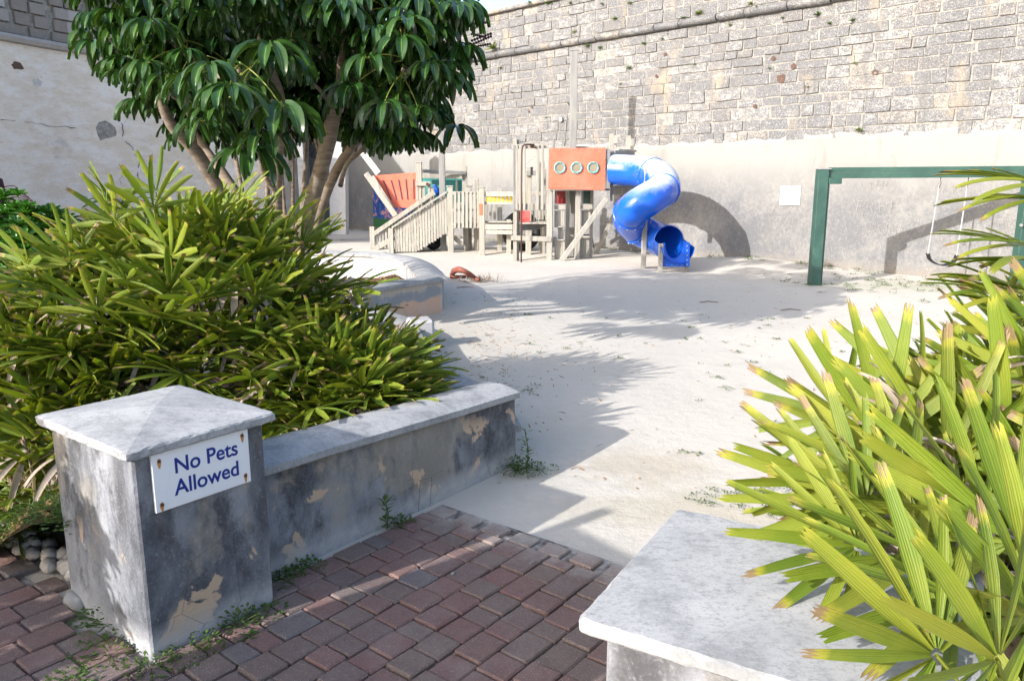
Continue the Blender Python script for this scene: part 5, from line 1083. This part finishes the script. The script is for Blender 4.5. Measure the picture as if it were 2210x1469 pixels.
for c in cuts[1:-1]:
    g = G(); d = (SP[c+1]-SP[c-1]).normalized(); g.tube([SP[c]-d*.022, SP[c]-d*.018, SP[c]+d*.018, SP[c]+d*.022], [TR+.002, TR+.020, TR+.020, TR+.002], 36, False); fl = obj('joint_flange', g, M['slide'], sl, True)
    x = d.cross(Vector((0, 0, 1))).normalized(); y = d.cross(x); 
    for k in range(14): q = SP[c]+(x*math.cos(6.283*k/14)+y*math.sin(6.283*k/14))*(TR+.018); obj('flange_bolt', G().tube([q, q+(q-SP[c]).normalized()*.012], .009, 6), M['steel'], sl)
# exit lip and open chute
e0 = SP[-1]; ed = (SP[-1]-SP[-3]).normalized(); g = G(); g.tube([e0-ed*.01, e0, e0+ed*.012], [TR+.012, TR+.016, TR+.004], 36, False); obj('exit_lip', g, M['slide'], sl, True)
g = G(); ex = Vector((ed.y, -ed.x, 0)).normalized(); vs = []; nn_ = 18; steps = 8
for i in range(steps+1):
    t = i/steps; c = e0+Vector((ed.x, ed.y, ed.z*.6)).normalized()*(.42*t)+Vector((0, 0, -.05*t)); hi_ = .5+.0*t
    for k in range(nn_+1): a = math.pi*(-.06*(1-t)+ (1+.12*(1-t))*k/nn_); vs.append(c+ex*math.cos(a)*TR*1.0 - Vector((0, 0, 1))*math.sin(a)*TR*(1-.05*t))
g.add(vs, [(i*(nn_+1)+k, i*(nn_+1)+k+1, (i+1)*(nn_+1)+k+1, (i+1)*(nn_+1)+k) for i in range(steps) for k in range(nn_)]); obj('open_chute', g, M['slide'], sl, True)
# blue end panel with a round scoop, facing the viewer
Yp = 13.88; g = G(); x0, x1 = 1655, 1902; zt_ = B(x1, 1106, Yp).z; a0, a1 = B(x0, 1120, Yp).x, B(x1, 1106, Yp).x; zb = B(x0, 1352, Yp).z; cx_, rx_ = (B(1685, 1120, Yp).x+B(1872, 1100, Yp).x)/2, (B(1872, 1100, Yp).x-B(1685, 1120, Yp).x)/2; zc = zt_-.01; rz_ = zc-B(1790, 1268, Yp).z
poly = [(a0, zb), (a1, zb), (a1, zt_), (cx_+rx_, zt_)]+[(cx_+rx_*math.cos(a), zc-rz_*math.sin(a)) for a in [math.pi*k/20 for k in range(1, 20)]]+[(cx_-rx_, zt_-.03), (a0, zt_-.03)]
top = [(x, z) for x, z in poly]; bot = [(a0+(a1-a0)*min(1, max(0, (x-a0)/(a1-a0))), zb) for x, z in poly]
vs = [Vector((x, Yp, z)) for x, z in top[2:]]+[Vector((x, Yp, zb)) for x, z in top[2:]]; n = len(top)-2
g.add(vs+[q+Vector((0, .02, 0)) for q in vs], [(i, i+1, n+i+1, n+i) for i in range(n-1)]+[(2*n+i+1, 2*n+i, 3*n+i, 3*n+i+1) for i in range(n-1)]+[(i, 2*n+i, 2*n+i+1, i+1) for i in range(n-1)]); obj('end_panel', g, M['slide'], sl)
g = G(); vs = []                                         # scoop surface running back from the panel
for j in range(5):
    for k in range(21): a = math.pi*k/20; vs.append(Vector((cx_+rx_*math.cos(a), Yp+.05*j+.01*j, zc-rz_*math.sin(a)+.0*j)))
g.add(vs, [(j*21+k, j*21+k+1, (j+1)*21+k+1, (j+1)*21+k) for j in range(4) for k in range(20)]); obj('scoop', g, M['slide'], sl, True)
bd('end_flange', B(1912, 1348, Yp-.02), B(1912, 1102, Yp-.02), .075, .05, 'slide', parent=sl)
for k in range(5): q = B(1908, 1140+k*48, Yp-.045); obj('flange_bolt', G().tube([q, q+Vector((0, -.012, 0))], .011, 8), M['steel'], sl)
for k in range(4): q = B(1700+k*52, 1335, Yp-.001); obj('flange_bolt', G().tube([q, q+Vector((0, -.008, 0))], .006, 8), M['steel'], sl)
for x, yt, Y, w_ in ((1643, 1118, 13.86, .075), (1905, 1330, 13.98, .06)): vpost('slide_post', B, x, yt, Y, w_)
a = B(1640, 1130, 13.8); [obj('post_bolt', G().tube([B(1635, y, 13.823), B(1635, y, 13.815)], .008, 6), M['slot'], ps) for y in (1160, 1200, 1270, 1340)]
vpost('slide_post', B, 1478, 838, 14.42, .085); vpost('slide_post', B, 1497, 350, 14.95, .085, ybot=640)
# tyres below the deck
def tyre(label, c, R_, r_, ax):
    g = G(); n, m_ = 36, 12; ax = Vector(ax).normalized(); x = ax.cross(Vector((0, 0, 1))).normalized(); y = ax.cross(x); vs = []
    for i in range(n):
        a = 6.283*i/n; d = x*math.cos(a)+y*math.sin(a)
        for k in range(m_): b = 6.283*k/m_; vs.append(Vector(c)+d*(R_+r_*math.cos(b)*(.92 if k % 2 else 1))+ax*math.sin(b)*r_*1.15)
    g.add(vs, [(i*m_+k, i*m_+(k+1) % m_, ((i+1) % n)*m_+(k+1) % m_, ((i+1) % n)*m_+k) for i in range(n) for k in range(m_)]); o = obj('tyre', g, M['black'], None, True); tag(o, label, 'tyre')
c = A(862, 1142, 18.0); tyre('black tyre half hidden behind the stairs of the play ship', (c.x, 18.0, .26), .17, .08, (.75, -.6, 0))
c = B(215, 1095, 17.6); tyre('large black tyre standing under the tower deck', (c.x, 17.6, .46), .36, .10, (.35, -.93, .1))
# ------------------------------------------------------------------ swing
sw_ = thing('swing_set', 'dark green square timber swing frame in front of the rendered wall', 'swing frame', (4.66, 12.05, 0))
Ys = 12.02; zt_ = at(1770, 366, Ys).z; px_ = at(1757, 600, Ys).x+.0
bd('post', (px_+.0, Ys, -.05), (px_, Ys, zt_), .15, .15, 'green', parent=sw_); bd('post_strip', (px_+.098, Ys+.03, -.04), (px_+.098, Ys+.03, zt_-.03), .045, .10, 'green', parent=sw_)
obj('post_cap', G().box((px_+.01, Ys, zt_+.008), (.19, .17, .015), None, .004), M['steel'], sw_)
b0, b1 = Vector((px_+.10, Ys+.02, at(1800, 373, Ys).z)), Vector((8.1, 11.6, at(2210, 369, 11.6).z)); 
bd('beam', b0+Vector((0, 0, .038)), b1+Vector((0, 0, .038)), .078, .09, 'green', parent=sw_); bd('beam', b0-Vector((0, 0, .043)), b1-Vector((0, 0, .043)), .080, .085, 'green', parent=sw_)
bd('bracket', b0+Vector((-.02, -.06, -.12)), b0+Vector((.17, -.06, -.12)), .09, .10, 'green', parent=sw_)
bd('post', (7.55, 11.66, -.05), (7.55, 11.66, b1.z), .17, .15, 'green', parent=sw_); q = at(2203, 486, 11.56); obj('bolt', G().tube([q, q+Vector((0, -.02, 0))], .022, 10), M['chalk'], sw_)
swg = thing('swing', 'empty belt swing hanging on thin chains from the green beam', 'swing', (6.3, 11.8, .2))
t1, t2 = at(2030, 386, 11.82), at(2090, 386, 11.80); s1, s2 = at(2010, 548, 11.82), at(2064, 552, 11.75)
for a, b in ((t1, s1), (t2, s2)):
    b.x = a.x-.07; obj('chain', G().tube([a, b], .011, 6), M['steel'], swg)
    for k in range(3):
        c = a+Vector((0, 0, -.01-.05*k)); g = G(); pts = [c+Vector((math.cos(6.283*q/10)*.014*(1 if k % 2 else .6), math.cos(6.283*q/10)*.014*(0 if k % 2 else 1), math.sin(6.283*q/10)*.03)) for q in range(11)]; g.tube(pts, .0055, 5); obj('shackle', g, M['rust'], swg)
m_ = (s1+s2)/2; zb = at(2036, 573, 11.8).z; g = G(); pts = smoothpath([s1, Vector((s1.x+.05, s1.y, s1.z-.10)), Vector((m_.x, m_.y, zb)), Vector((s2.x-.05, s2.y, s2.z-.10)), s2], 5)
vs = []; 
for p in pts: vs += [p+Vector((0, -.06, 0)), p+Vector((0, .06, 0)), p+Vector((0, .06, .012)), p+Vector((0, -.06, .012))]
n = len(pts); g.add(vs, [(i*4+k, i*4+(k+1) % 4, (i+1)*4+(k+1) % 4, (i+1)*4+k) for i in range(n-1) for k in range(4)]); obj('seat', g, M['black'], swg, True)
# electric conduit on the far wall
g = G(); g.tube([wallpt(1222, 262, .04), wallpt(1219, 300, .04), wallpt(1213, 330, .08)], .012, 6); cdx = obj('wall_conduit', g, M['steel'], None); tag(cdx, 'thin pale conduit with a small box running down the rampart left of the mast', 'conduit')
obj('junction_box', G().box(wallpt(1211, 258, .06), (.09, .07, .10), RW, .008), M['concrete'], cdx)
